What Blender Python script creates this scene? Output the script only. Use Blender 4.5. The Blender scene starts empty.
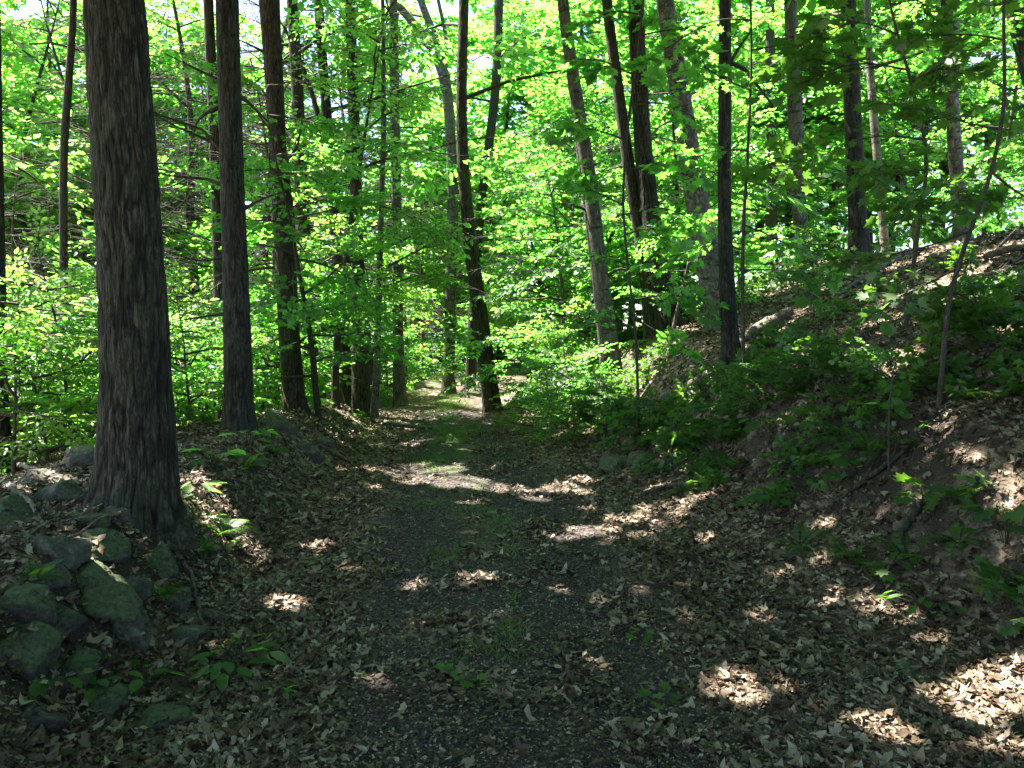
import bpy, math
import numpy as np
from mathutils import Vector

# ------------------------------------------------------------------ camera, sky, sun, exposure
S = bpy.context.scene
COL = S.collection
F = 800.0                      # focal length in pixels of the 1024 px wide picture
PITCH = math.radians(3.15)
CAM_H = 1.6
cam_d = bpy.data.cameras.new('camera'); cam = bpy.data.objects.new('camera', cam_d); COL.objects.link(cam)
cam_d.sensor_width = 36.0; cam_d.lens = 36.0 * F / 1024.0
cam_d.clip_start = 0.05; cam_d.clip_end = 2000
cam.location = (0, 0, CAM_H); cam.rotation_euler = (math.pi / 2 - PITCH, 0, 0)
S.camera = cam

SUN_AZ = math.radians(-62)     # from straight ahead, negative = left
SUN_EL = math.radians(64)
SUN = np.array([math.sin(SUN_AZ) * math.cos(SUN_EL), math.cos(SUN_AZ) * math.cos(SUN_EL), math.sin(SUN_EL)])
W = bpy.data.worlds.new('World'); S.world = W; W.use_nodes = True
wn = W.node_tree.nodes; wl = W.node_tree.links
sky = wn.new('ShaderNodeTexSky'); sky.sky_type = 'NISHITA'; sky.sun_disc = False
sky.sun_elevation = SUN_EL; sky.sun_rotation = SUN_AZ
sky.air_density = 1.0; sky.dust_density = 1.5; sky.ozone_density = 1.0
wn['Background'].inputs['Strength'].default_value = 0.066
wl.new(sky.outputs['Color'], wn['Background'].inputs['Color'])
sun_d = bpy.data.lights.new('sun', 'SUN'); sun_o = bpy.data.objects.new('sun', sun_d); COL.objects.link(sun_o)
sun_d.energy = 5.0; sun_d.angle = math.radians(0.53); sun_d.color = (1.0, 0.95, 0.86)
sun_o.rotation_euler = Vector(SUN).to_track_quat('Z', 'Y').to_euler()
S.view_settings.view_transform = 'Standard'; S.view_settings.look = 'None'
S.view_settings.exposure = 3.3; S.view_settings.gamma = 1.0; S.view_settings.use_curve_mapping = False
cy = S.cycles
cy.max_bounces = 12; cy.diffuse_bounces = 9; cy.transmission_bounces = 10; cy.glossy_bounces = 2
cy.sample_clamp_indirect = 6.0; cy.use_denoising = True
cy.caustics_reflective = False; cy.caustics_refractive = False

# ------------------------------------------------------------------ numeric helpers
def rng_(k): return np.random.default_rng(k)
def ss(a, b, x):
    t = np.clip((x - a) / (b - a), 0, 1); return t * t * (3 - 2 * t)
def _hash(ix, iy, seed):
    h = (ix.astype(np.int64) * 374761393 + iy.astype(np.int64) * 668265263 + seed * 974634533) & 0xffffffff
    h = ((h ^ (h >> 13)) * 1274126177) & 0xffffffff
    return ((h ^ (h >> 16)) & 0xffff) / 65535.0
def vnoise(x, y, seed=0, per=None):
    x = np.asarray(x, float); y = np.asarray(y, float)
    ix = np.floor(x); iy = np.floor(y); fx = x - ix; fy = y - iy
    fx = fx * fx * (3 - 2 * fx); fy = fy * fy * (3 - 2 * fy)
    jx = ix + 1
    if per: ix = ix % per; jx = jx % per
    a = _hash(ix, iy, seed); b = _hash(jx, iy, seed); c = _hash(ix, iy + 1, seed); d = _hash(jx, iy + 1, seed)
    return (a + (b - a) * fx) * (1 - fy) + (c + (d - c) * fx) * fy
def fbm(x, y, seed=0, oct=4):
    s = 0; a = 0.5
    for k in range(oct):
        s = s + a * vnoise(x * 2 ** k, y * 2 ** k, seed + k); a *= 0.5
    return s - 0.5
def unit(v): return v / np.maximum(np.linalg.norm(v, axis=-1, keepdims=True), 1e-9)

# ------------------------------------------------------------------ terrain
def cpath(y):
    y = np.asarray(y, float)
    yy = np.clip(y, -20, 21)
    return 0.1 - 0.1 * (yy - 3) + 0.035 * np.maximum(0, y - 19.5) ** 1.7
def foot_right(y): return np.interp(y, [0, 5, 7, 10, 14, 18, 26], [2.35, 2.2, 2.0, 1.9, 1.65, 1.25, 1.2])
def height(x, y, fine=True):
    x = np.asarray(x, float); y = np.asarray(y, float)
    u = x - cpath(y); wob = 0.35 * fbm(y * 0.9, x * 0.1 + 3, 11, 3)
    hl = np.interp(y, [-5, 3, 9, 13, 17, 25], [0.62, 0.64, 0.6, 0.45, 0.24, 0.15])
    z = hl * ss(-1.6, -2.5, u + wob) - np.interp(y, [6, 16], [.30, .18]) * np.clip(-3.3 - u, 0, 9)
    uf = foot_right(y); v = u - uf + wob
    fade = np.interp(y, [-10, 16, 24, 40], [1, 1, 0.75, 0.6])
    wb = np.interp(y, [5, 9, 14], [.95, 1.35, 1.6])
    z = z + fade * (0.2 * ss(-0.35, 0.35, v) + np.interp(y, [5, 9], [.78, .8]) * ss(0.12, wb, v) + 0.30 * np.clip(v - .6, 0, 1.2) + 0.385 * np.clip(v - 1.3, 0, 4.6) + 0.12 * np.clip(v - 5.7, 0, 60))
    z = z - 0.035 * np.exp(-((np.abs(u) - 0.7) / 0.28) ** 2) + 0.02 * np.exp(-(u / 0.3) ** 2)
    z = z + 0.03 * np.clip(y - 24, 0, 60)
    rough = ss(0.9, 2.0, np.abs(u))
    z = z + rough * 0.34 * fbm(x * 0.7, y * 0.7, 5, 4) + 0.05 * fbm(x * 2.2, y * 2.2, 9, 3)
    if fine: z = z + (0.3 + rough) * 0.05 * fbm(x * 7, y * 7, 21, 3)
    return z
FW = np.array([0, math.cos(PITCH), -math.sin(PITCH)]); UP = np.array([0, math.sin(PITCH), math.cos(PITCH)])
def ray(px, py): return FW + (px - 512) / F * np.array([1., 0, 0]) + (384 - py) / F * UP
def at(px, py, Y):
    d = ray(px, py); return np.array([0, 0, CAM_H]) + d * (Y / d[1])
def ground_at(px, py):
    d = ray(px, py); t = np.arange(1.0, 70, 0.02)
    p = np.array([0, 0, CAM_H]) + t[:, None] * d
    k = np.nonzero(p[:, 2] < height(p[:, 0], p[:, 1]))[0]
    return p[k[0]] if len(k) else p[-1]
def ground_under(px, Y):
    x = (px - 512) / F * Y; return np.array([x, Y, float(height(x, Y))])
def to_px(p):
    q = np.asarray(p, float) - np.array([0, 0, CAM_H]); f = q @ FW
    return 512 + F * q[..., 0] / f, 384 - F * (q @ UP) / f

# sun flecks seen in the photo: (px, py, radius) of gaps in the canopy above
FLECKS = [(385, 471, .26), (405, 474, .36), (430, 478, .42), (462, 482, .36), (495, 488, .3), (520, 491, .24), (445, 470, .3), (415, 466, .25), (375, 488, .10),
  (560, 487, .24), (585, 480, .2), (535, 500, .18), (640, 525, .34), (605, 534, .32), (665, 512, .3), (690, 500, .2), (560, 540, .12), (570, 492, .26), (590, 510, .12), (655, 490, .2),
  (480, 578, .16), (500, 581, .10), (462, 577, .08), (415, 586, .10), (290, 604, .13), (272, 610, .10), (318, 548, .14), (300, 600, .08),
  (742, 688, .2), (768, 700, .2), (720, 700, .1), (1000, 700, .27), (1022, 690, .26), (985, 725, .12), (1010, 748, .14), (940, 700, .12), (970, 716, .12), (850, 722, .1), (890, 735, .12), (930, 745, .14),
  (686, 468, .12), (760, 336, .3), (738, 350, .2), (715, 376, .16), (822, 288, .3), (1000, 255, .45), (905, 263, .3), (942, 430, .16),
  (1010, 330, .14), (780, 420, .1), (470, 398, .7), (455, 402, .5), (490, 411, .35), (430, 420, .2), (410, 445, .15),
  (60, 486, .16), (35, 470, .2), (20, 492, .12), (100, 572, .12), (225, 522, .24), (222, 536, .18), (205, 484, .16), (203, 498, .15), (425, 440, .16), (400, 428, .25), (440, 412, .3), (470, 450, .14), (350, 470, .14), (340, 500, .1), (700, 540, .12), (640, 590, .1), (560, 590, .09), (690, 620, .08), (820, 560, .1), (760, 620, .09), (930, 640, .1), (350, 640, .07), (260, 660, .07), (700, 440, .14), (670, 455, .16), (800, 360, .25), (850, 330, .25), (760, 380, .2), (900, 330, .22), (960, 300, .25), (940, 250, .3), (870, 290, .22), (1000, 300, .25), (980, 400, .12), (690, 400, .2), (650, 430, .14), (620, 380, .4), (655, 370, .3), (893, 368, .3), (1012, 490, .15), (780, 576, .08),
  (870, 610, .1), (545, 690, .08), (600, 660, .07), (470, 640, .06)]
HOLES = []
for a, b, r in FLECKS: HOLES.append((ground_at(a, b), r, .4))
_r = rng_(321)
for _ in range(110): HOLES.append((ground_at(_r.uniform(200, 1010), 425 + 320 * _r.random() ** 1.3), _r.uniform(.035, .10), .4))
# wider holes cut through foliage toward the sun to light undergrowth and trunks: (px, py, distance, radius)
for a, b, Y, r in [(540, 290, 15.5, 1.2), (580, 370, 14, .8), (520, 200, 18, 1.3), (425, 330, 21, 1.2), (400, 250, 20, 1.0), (210, 350, 14, 1.0), (180, 250, 17, 1.3), (60, 400, 10.5, 1.1), (30, 330, 14, 1.3),
                   (85, 430, 12, .9), (640, 260, 17, 1.1), (330, 350, 18, 1.0), (345, 260, 19, 1.0), (265, 330, 16, .9), (450, 370, 25, 1.2), (505, 370, 20, .8), (760, 250, 15, .9), (720, 140, 17, 1.0), (840, 150, 17, 1.1),
                   (910, 200, 16, 1.0), (990, 150, 19, 1.3), (600, 120, 19, 1.2), (560, 400, 13.5, .5), (690, 290, 14.5, .7), (890, 90, 20, 1.4), (250, 400, 12.5, .6), (15, 250, 15, 1.6), (60, 330, 11, 1.3), (15, 400, 11, 1.3), (80, 100, 18, 1.6), (100, 300, 16, 1.3), (200, 320, 18, 1.4), (250, 250, 20, 1.3), (320, 300, 20, 1.2), (380, 320, 23, 1.3), (420, 400, 18, .6), (692, 190, 13, .13), (699, 215, 13, .12), (687, 150, 13, .1), (960, 215, 12.5, .16), (956, 180, 12.5, .12), (604, 240, 14, .12), (596, 215, 14, .1), (797, 170, 12, .08), (800, 230, 12, .08), (190, 370, 13, 1.3), (265, 370, 16, 1.2), (60, 420, 10, 1.3), (205, 390, 11, 1.0), (180, 330, 16, 1.4), (330, 380, 17, 1.1), (380, 300, 18, 1.2), (350, 220, 17, 1.2), (300, 300, 13, .9), (300, 200, 13.5, 1.0), (240, 150, 20, 1.4), (180, 180, 20, 1.5), (450, 300, 28, 2.0), (470, 350, 30, 2.0), (430, 250, 30, 2.0), (500, 300, 28, 2.0), (480, 385, 26, 1.2), (440, 390, 24, 1.0), (350, 300, 24, 1.4), (180, 300, 22, 1.5), (280, 230, 22, 1.4), (400, 180, 24, 1.6), (320, 180, 22, 1.4), (40, 300, 13, 1.5), (70, 200, 16, 1.5), (20, 420, 9.5, 1.0), (590, 340, 13, .9), (560, 330, 15, 1.0), (640, 320, 13.5, .6), (540, 380, 16, .8), (300, 380, 15, .8), (150, 380, 12, .8), (490, 300, 21, 1.2), (900, 300, 9.5, .35), (960, 280, 9.5, .4), (870, 320, 8.5, .3), (720, 400, 9.3, .2), (380, 390, 17, .8)]:
    HOLES.append((at(a, b, Y), r, 1.2))
def in_hole(p):
    m = np.zeros(len(p), bool)
    for q, r, t0 in HOLES:
        d = p - q; t = d @ SUN
        m |= (((d - t[:, None] * SUN) ** 2).sum(1) < r * r) & (t > t0)
    return m

# ------------------------------------------------------------------ materials
def mat(name, build):
    m = bpy.data.materials.new(name); m.use_nodes = True
    n = m.node_tree.nodes; n.clear(); l = m.node_tree.links
    out = n.new('ShaderNodeOutputMaterial'); build(n, l, out); return m
def N(n, t, **kw):
    o = n.new('ShaderNode' + t)
    for k, v in kw.items():
        if k in o.inputs: o.inputs[k].default_value = v
        else: setattr(o, k, v)
    return o
def ramp(n, stops, interp='LINEAR'):
    r = n.new('ShaderNodeValToRGB'); e = r.color_ramp; e.interpolation = interp
    while len(e.elements) < len(stops): e.elements.new(0.5)
    for k, (p, c) in enumerate(stops):
        e.elements[k].position = p; e.elements[k].color = (*c, 1)
    return r
def mix(n, l, f, a, b, mode='MIX'):
    m = n.new('ShaderNodeMix'); m.data_type = 'RGBA'; m.blend_type = mode
    for sock, v in ((m.inputs[0], f), (m.inputs[6], a), (m.inputs[7], b)):
        if hasattr(v, 'links'): l.new(v, sock)
        elif isinstance(v, tuple): sock.default_value = (*v, 1)
        else: sock.default_value = v
    return m.outputs[2]

def leaf_mat(name, cols, trans, tf=0.5, gloss=0.035, rough=0.5):
    def b(n, l, out):
        geo = n.new('ShaderNodeNewGeometry'); oi = n.new('ShaderNodeObjectInfo')
        r = ramp(n, [(0, cols[0]), (0.5, cols[1]), (1, cols[2])]); l.new(geo.outputs['Random Per Island'], r.inputs[0])
        hs = N(n, 'HueSaturation'); l.new(r.outputs[0], hs.inputs['Color'])
        mr = N(n, 'MapRange'); mr.inputs['To Min'].default_value = 0.485; mr.inputs['To Max'].default_value = 0.515
        l.new(oi.outputs['Random'], mr.inputs[0]); l.new(mr.outputs[0], hs.inputs['Hue'])
        d = N(n, 'BsdfDiffuse'); l.new(hs.outputs[0], d.inputs['Color'])
        t = N(n, 'BsdfTranslucent')
        r2 = ramp(n, [(0, trans[0]), (1, trans[1])]); l.new(geo.outputs['Random Per Island'], r2.inputs[0])
        l.new(r2.outputs[0], t.inputs['Color'])
        m1 = N(n, 'MixShader'); m1.inputs[0].default_value = tf
        l.new(d.outputs[0], m1.inputs[1]); l.new(t.outputs[0], m1.inputs[2])
        g = N(n, 'BsdfGlossy'); g.inputs['Roughness'].default_value = rough; g.inputs['Color'].default_value = (1, 1, 1, 1)
        m2 = N(n, 'MixShader'); m2.inputs[0].default_value = gloss
        l.new(m1.outputs[0], m2.inputs[1]); l.new(g.outputs[0], m2.inputs[2]); l.new(m2.outputs[0], out.inputs[0])
    return mat(name, b)
LEAF = leaf_mat('green_leaf', [(.034, .10, .018), (.045, .125, .022), (.07, .15, .026)], [(.14, .47, .045), (.26, .64, .085)], 0.62)
LEAF_YELLOW = leaf_mat('yellow_green_leaf', [(.05, .12, .02), (.07, .15, .025), (.10, .17, .03)], [(.23, .58, .06), (.40, .74, .12)], 0.63)
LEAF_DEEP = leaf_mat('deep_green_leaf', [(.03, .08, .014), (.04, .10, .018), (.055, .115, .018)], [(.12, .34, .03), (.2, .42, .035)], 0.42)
LEAF_BLUE = leaf_mat('evergreen_needle', [(.022, .045, .024), (.03, .055, .03), (.035, .065, .035)], [(.05, .1, .05), (.07, .12, .06)], 0.2)
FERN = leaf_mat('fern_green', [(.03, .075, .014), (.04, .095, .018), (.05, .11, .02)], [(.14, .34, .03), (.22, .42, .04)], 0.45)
GRASSM = leaf_mat('grass_green', [(.04, .085, .016), (.055, .11, .018), (.09, .13, .03)], [(.16, .34, .04), (.24, .4, .05)], 0.35)

def bark(name, dark, mid, light, sx=34, sz=6, lichen=None, bump=0.7, spots=False):
    def b(n, l, out):
        tc = n.new('ShaderNodeTexCoord'); mp = N(n, 'Mapping'); mp.inputs['Scale'].default_value = (sx, sx, sz)
        l.new(tc.outputs['Object'], mp.inputs[0])
        n1 = N(n, 'TexNoise', Scale=1.0, Detail=5.0, Roughness=0.62, Distortion=0.6); l.new(mp.outputs[0], n1.inputs['Vector'])
        q = N(n, 'Math', operation='SUBTRACT'); l.new(n1.outputs[0], q.inputs[0]); q.inputs[1].default_value = .5
        q2 = N(n, 'Math', operation='ABSOLUTE'); l.new(q.outputs[0], q2.inputs[0])
        r = ramp(n, [(.0, dark), (.07, mid), (.2, light)]); l.new(q2.outputs[0], r.inputs[0])
        n1 = q2; fa = n.new('ShaderNodeAttribute'); fa.attribute_name = 'furrow'
        n2 = N(n, 'TexNoise', Scale=2.3, Detail=5.0, Roughness=0.6); l.new(tc.outputs['Object'], n2.inputs['Vector'])
        r2 = ramp(n, [(.42, (0, 0, 0)), (.62, (1, 1, 1))]); l.new(n2.outputs[0], r2.inputs[0])
        c = r.outputs[0]
        if lichen: 
            sc = N(n, 'Math', operation='MULTIPLY'); sc.inputs[1].default_value = 0.35; l.new(r2.outputs[0], sc.inputs[0])
            c = mix(n, l, sc.outputs[0], c, lichen)
        if spots:
            mp2 = N(n, 'Mapping'); mp2.inputs['Scale'].default_value = (4, 4, 16); l.new(tc.outputs['Object'], mp2.inputs[0])
            v = N(n, 'TexNoise', Scale=1.0, Detail=4.0, Roughness=.7); l.new(mp2.outputs[0], v.inputs['Vector'])
            r3 = ramp(n, [(.54, (0, 0, 0)), (.62, (1, 1, 1))]); l.new(v.outputs[0], r3.inputs[0])
            c = mix(n, l, r3.outputs[0], c, dark)
        c = mix(n, l, fa.outputs['Fac'], c, tuple(.45 * v for v in dark))
        p = N(n, 'BsdfPrincipled', Roughness=0.85); p.inputs['Specular IOR Level'].default_value = 0.25
        l.new(c, p.inputs['Base Color'])
        bp = N(n, 'Bump', Strength=bump, Distance=0.06); l.new(n1.outputs[0], bp.inputs['Height']); l.new(bp.outputs[0], p.inputs['Normal'])
        l.new(p.outputs[0], out.inputs[0])
    return mat(name, b)
BARK = bark('ridged_bark', (.012, .009, .006), (.056, .046, .034), (.115, .098, .074), lichen=(.045, .06, .03))
BARK_DARK = bark('dark_bark', (.012, .010, .008), (.044, .039, .032), (.09, .08, .067), lichen=(.05, .06, .05))
BARK_BROWN = bark('brown_bark', (.016, .012, .008), (.058, .044, .032), (.11, .088, .066), lichen=(.05, .065, .035))
BARK_GREY = bark('grey_bark', (.03, .025, .02), (.085, .075, .063), (.165, .15, .13), sx=14, sz=5, lichen=(.13, .16, .11), bump=.35, spots=True)
BARK_PALE = bark('pale_bark', (.03, .025, .02), (.10, .088, .075), (.24, .22, .195), sx=9, sz=7, lichen=(.2, .22, .16), bump=.3, spots=True)
TWIG = bark('twig_bark', (.03, .025, .02), (.06, .05, .04), (.1, .085, .07), sx=60, sz=20, bump=.3)
DEADWOOD = bark('dead_wood', (.05, .04, .032), (.11, .093, .077), (.2, .175, .145), sx=30, sz=30, bump=.5)

def rock_mat(name, moss_amt):
    def b(n, l, out):
        tc = n.new('ShaderNodeTexCoord'); geo = n.new('ShaderNodeNewGeometry'); oi = n.new('ShaderNodeObjectInfo')
        n1 = N(n, 'TexNoise', Scale=14.0, Detail=9.0, Roughness=.78); l.new(geo.outputs['Position'], n1.inputs['Vector'])
        r = ramp(n, [(.3, (.045, .041, .034)), (.5, (.14, .13, .108)), (.68, (.33, .31, .27))]); l.new(n1.outputs[0], r.inputs[0])
        sx = n.new('ShaderNodeSeparateXYZ'); l.new(geo.outputs['Normal'], sx.inputs[0])
        n2 = N(n, 'TexNoise', Scale=9.0, Detail=7.0, Roughness=.7); l.new(geo.outputs['Position'], n2.inputs['Vector'])
        a = N(n, 'Math', operation='MULTIPLY_ADD'); l.new(sx.outputs[2], a.inputs[0]); a.inputs[1].default_value = .28; l.new(n2.outputs[0], a.inputs[2])
        mr = N(n, 'MapRange'); mr.inputs['From Min'].default_value = .78 - moss_amt * .4; mr.inputs['From Max'].default_value = .84 - moss_amt * .4
        l.new(a.outputs[0], mr.inputs[0])
        n3 = N(n, 'TexNoise', Scale=38.0, Detail=7.0, Roughness=.75); l.new(geo.outputs['Position'], n3.inputs['Vector'])
        r3 = ramp(n, [(.35, (.05, .07, .032)), (.65, (.21, .24, .135))]); l.new(n3.outputs[0], r3.inputs[0])
        c = mix(n, l, mr.outputs[0], r.outputs[0], r3.outputs[0])
        p = N(n, 'BsdfPrincipled', Roughness=.9); p.inputs['Specular IOR Level'].default_value = .2; l.new(c, p.inputs['Base Color'])
        bp = N(n, 'Bump', Strength=1.0, Distance=.05)
        ad = N(n, 'Math', operation='ADD'); l.new(n1.outputs[0], ad.inputs[0]); l.new(n3.outputs[0], ad.inputs[1])
        l.new(ad.outputs[0], bp.inputs['Height']); l.new(bp.outputs[0], p.inputs['Normal'])
        l.new(p.outputs[0], out.inputs[0])
    return mat(name, b)
ROCK_MOSS = rock_mat('mossy_rock', .8); ROCK = rock_mat('bare_rock', .1)

def litter_mat():
    def b(n, l, out):
        geo = n.new('ShaderNodeNewGeometry')
        r = ramp(n, [(0, (.035, .024, .015)), (.3, (.075, .05, .032)), (.55, (.13, .095, .064)), (.75, (.20, .158, .112)), (.92, (.37, .31, .24)), (1, (.2, .11, .065))])
        l.new(geo.outputs['Random Per Island'], r.inputs[0])
        nz = N(n, 'TexNoise', Scale=1.3, Detail=3.0); l.new(geo.outputs['Position'], nz.inputs['Vector'])
        rr = ramp(n, [(.35, (.72, .68, .62)), (.65, (1.1, 1.08, 1.05))]); l.new(nz.outputs[0], rr.inputs[0])
        c = mix(n, l, 1.0, r.outputs[0], rr.outputs[0], 'MULTIPLY')
        p = N(n, 'BsdfPrincipled', Roughness=.6); p.inputs['Specular IOR Level'].default_value = .35; l.new(c, p.inputs['Base Color'])
        t = N(n, 'BsdfTranslucent'); l.new(c, t.inputs['Color'])
        m = N(n, 'MixShader'); m.inputs[0].default_value = .15; l.new(p.outputs[0], m.inputs[1]); l.new(t.outputs[0], m.inputs[2])
        l.new(m.outputs[0], out.inputs[0])
    return mat('dead_leaf', b)
LITTER = litter_mat()

def ground_mat():
    def b(n, l, out):
        geo = n.new('ShaderNodeNewGeometry'); P = geo.outputs['Position']
        at_ = n.new('ShaderNodeAttribute'); at_.attribute_name = 'cover'; sep = n.new('ShaderNodeSeparateColor'); l.new(at_.outputs['Color'], sep.inputs[0])
        v = N(n, 'TexVoronoi', Scale=16.0, Randomness=1.0); l.new(P, v.inputs['Vector'])
        sv = n.new('ShaderNodeSeparateColor'); l.new(v.outputs['Color'], sv.inputs[0])
        lit = ramp(n, [(0, (.03, .02, .014)), (.35, (.085, .056, .036)), (.7, (.17, .12, .08)), (1, (.30, .24, .17))]); l.new(sv.outputs[0], lit.inputs[0])
        v2 = N(n, 'TexVoronoi', Scale=55.0, Randomness=1.0); l.new(P, v2.inputs['Vector'])
        sv2 = n.new('ShaderNodeSeparateColor'); l.new(v2.outputs['Color'], sv2.inputs[0])
        gr = ramp(n, [(0, (.018, .013, .012)), (.6, (.038, .028, .026)), (.92, (.065, .05, .045)), (1, (.14, .115, .10))]); l.new(sv2.outputs[0], gr.inputs[0])
        nz = N(n, 'TexNoise', Scale=3.5, Detail=6.0, Roughness=.65); l.new(P, nz.inputs['Vector'])
        so = ramp(n, [(.3, (.018, .013, .009)), (.7, (.05, .036, .025))]); l.new(nz.outputs[0], so.inputs[0])
        mo = ramp(n, [(.3, (.028, .045, .014)), (.7, (.05, .072, .024))]); l.new(nz.outputs[0], mo.inputs[0])
        c = mix(n, l, sep.outputs[0], lit.outputs[0], gr.outputs[0])
        c = mix(n, l, sep.outputs[2], c, so.outputs[0])
        c = mix(n, l, sep.outputs[1], c, mo.outputs[0])
        p = N(n, 'BsdfPrincipled', Roughness=.85); p.inputs['Specular IOR Level'].default_value = .25; l.new(c, p.inputs['Base Color'])
        ad = N(n, 'Math', operation='ADD'); l.new(sv.outputs[1], ad.inputs[0]); l.new(v2.outputs['Distance'], ad.inputs[1])
        bp = N(n, 'Bump', Strength=.55, Distance=.02); l.new(ad.outputs[0], bp.inputs['Height']); l.new(bp.outputs[0], p.inputs['Normal'])
        l.new(p.outputs[0], out.inputs[0])
    return mat('forest_floor', b)
GROUND = ground_mat()

# ------------------------------------------------------------------ mesh building
def mesh(name, pieces, mats, smooth=False):
    """pieces: list of (verts (n,3), faces (m,k), material index)"""
    me = bpy.data.meshes.new(name)
    off = 0; V = []; LI = []; ST = []; TO = []; MI = []; pos = 0
    for v, f, mi in pieces:
        if len(v) == 0 or len(f) == 0: continue
        v = np.asarray(v, np.float32); f = np.asarray(f, np.int64)
        V.append(v); LI.append((f + off).ravel()); m, k = f.shape
        ST.append(pos + np.arange(m) * k); TO.append(np.full(m, k)); MI.append(np.full(m, mi)); pos += m * k; off += len(v)
    V = np.concatenate(V); LI = np.concatenate(LI).astype(np.int32); ST = np.concatenate(ST).astype(np.int32); MI = np.concatenate(MI).astype(np.int32)
    me.vertices.add(len(V)); me.vertices.foreach_set('co', V.ravel())
    me.loops.add(len(LI)); me.loops.foreach_set('vertex_index', LI)
    me.polygons.add(len(ST)); me.polygons.foreach_set('loop_start', ST)
    me.polygons.foreach_set('loop_total', np.concatenate(TO).astype(np.int32))
    me.polygons.foreach_set('material_index', MI)
    for m in mats: me.materials.append(m)
    me.update(calc_edges=True)
    if smooth: me.polygons.foreach_set('use_smooth', np.ones(len(ST), bool))
    return me
def obj(name, me, parent=None, loc=None):
    o = bpy.data.objects.new(name, me); COL.objects.link(o)
    if parent is not None: o.parent = parent
    if loc is not None: o.location = loc
    return o
USED = {}
def tag(o, label, cat, group=None):
    USED[label] = USED.get(label, 0) + 1
    o['label'] = label; o['category'] = cat
    if group: o['group'] = group
    return o
def thing(name, loc, label, cat, group=None):
    o = bpy.data.objects.new(name, None); o.empty_display_size = .2; COL.objects.link(o); o.location = loc
    return tag(o, label, cat, group)

def resample(pts, rad, n):
    pts = np.asarray(pts, float); rad = np.asarray(rad, float)
    d = np.r_[0, np.cumsum(np.linalg.norm(np.diff(pts, axis=0), axis=1))]
    t = np.linspace(0, d[-1], n)
    # catmull-like smoothing: linear interpolation then a small box blur
    P = np.stack([np.interp(t, d, pts[:, k]) for k in range(3)], 1); R = np.interp(t, d, rad)
    w = max(1, n // (2 * len(pts)))
    if w > 1 and len(pts) > 2:
        k = np.ones(2 * w + 1) / (2 * w + 1)
        for a in range(3):
            ext = np.r_[2 * P[0, a] - P[w:0:-1, a], P[:, a], 2 * P[-1, a] - P[-2:-w - 2:-1, a]]
            P[:, a] = np.convolve(ext, k, 'valid')
    return P, R
def tube(P, R, seg=8, ridge=0.0, flare=None, seed=0, lobes=5, freq=22):
    """tapered tube with closed ends; ridge = relative bark relief; flare=(height, amount) root swelling"""
    P = np.asarray(P, float); R = np.asarray(R, float); n = len(P)
    T = unit(np.gradient(P, axis=0)); ref = np.array([1., 0, 0]) if abs(T[0, 0]) < .8 else np.array([0, 1., 0])
    A = unit(ref - (T @ ref)[:, None] * T); B = np.cross(T, A)
    th = np.arange(seg) / seg * 2 * np.pi
    rr = np.repeat(R[:, None], seg, 1)
    d = np.r_[0, np.cumsum(np.linalg.norm(np.diff(P, axis=0), axis=1))]
    if flare:
        e = np.exp(-d / flare[0]); lob = 1 + .7 * np.cos(lobes * th + seed) + .3 * np.cos((lobes - 2) * th + 2 * seed)
        rr = rr * (1 + flare[1] * e[:, None] * lob[None])
    if ridge:
        tt = th / (2 * np.pi); wob = .5 * vnoise(d * 3.5, d * 0, seed + 2)[:, None] + .25 * vnoise(tt[None] * 9, d[:, None] * 4, seed + 4, 9)
        g = 1 - np.abs(vnoise(tt[None] * freq + wob * 2, d[:, None] * 5.0, seed, freq) * 2 - 1)
        g2 = 1 - np.abs(vnoise(tt[None] * freq * 2 + wob * 3, d[:, None] * 10, seed + 7, freq * 2) * 2 - 1)
        g3 = vnoise(tt[None] * freq * 4, d[:, None] * 22, seed + 9, freq * 4)
        rr = rr * (1 - ridge * (.65 * g ** 2.2 + .45 * g2 ** 2.5 + .3 * (g3 - .5)))
        global FURROW; FURROW = np.clip(.75 * ss(.62, .95, g) + .5 * ss(.7, 1, g2) - .25 * g3, 0, 1)
    V = P[:, None] + rr[..., None] * (np.cos(th)[None, :, None] * A[:, None] + np.sin(th)[None, :, None] * B[:, None])
    V = V.reshape(-1, 3)
    i = np.arange(n - 1)[:, None] * seg; j = np.arange(seg)[None]; j2 = (j + 1) % seg
    Fq = np.stack([i + j, i + j2, i + seg + j2, i + seg + j], -1).reshape(-1, 4)
    return V, Fq
def capped(P, R, seg=8, **k):
    """a tube whose ends are drawn to a point so that it is closed"""
    P = np.asarray(P, float); R = np.asarray(R, float)
    t0 = unit(P[0] - P[1]); t1 = unit(P[-1] - P[-2])
    P = np.vstack([P[0] + t0 * R[0] * .15, P, P[-1] + t1 * R[-1] * .15]); R = np.r_[R[0] * .02, R, R[-1] * .02]
    return tube(P, R, seg, **k)

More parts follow.
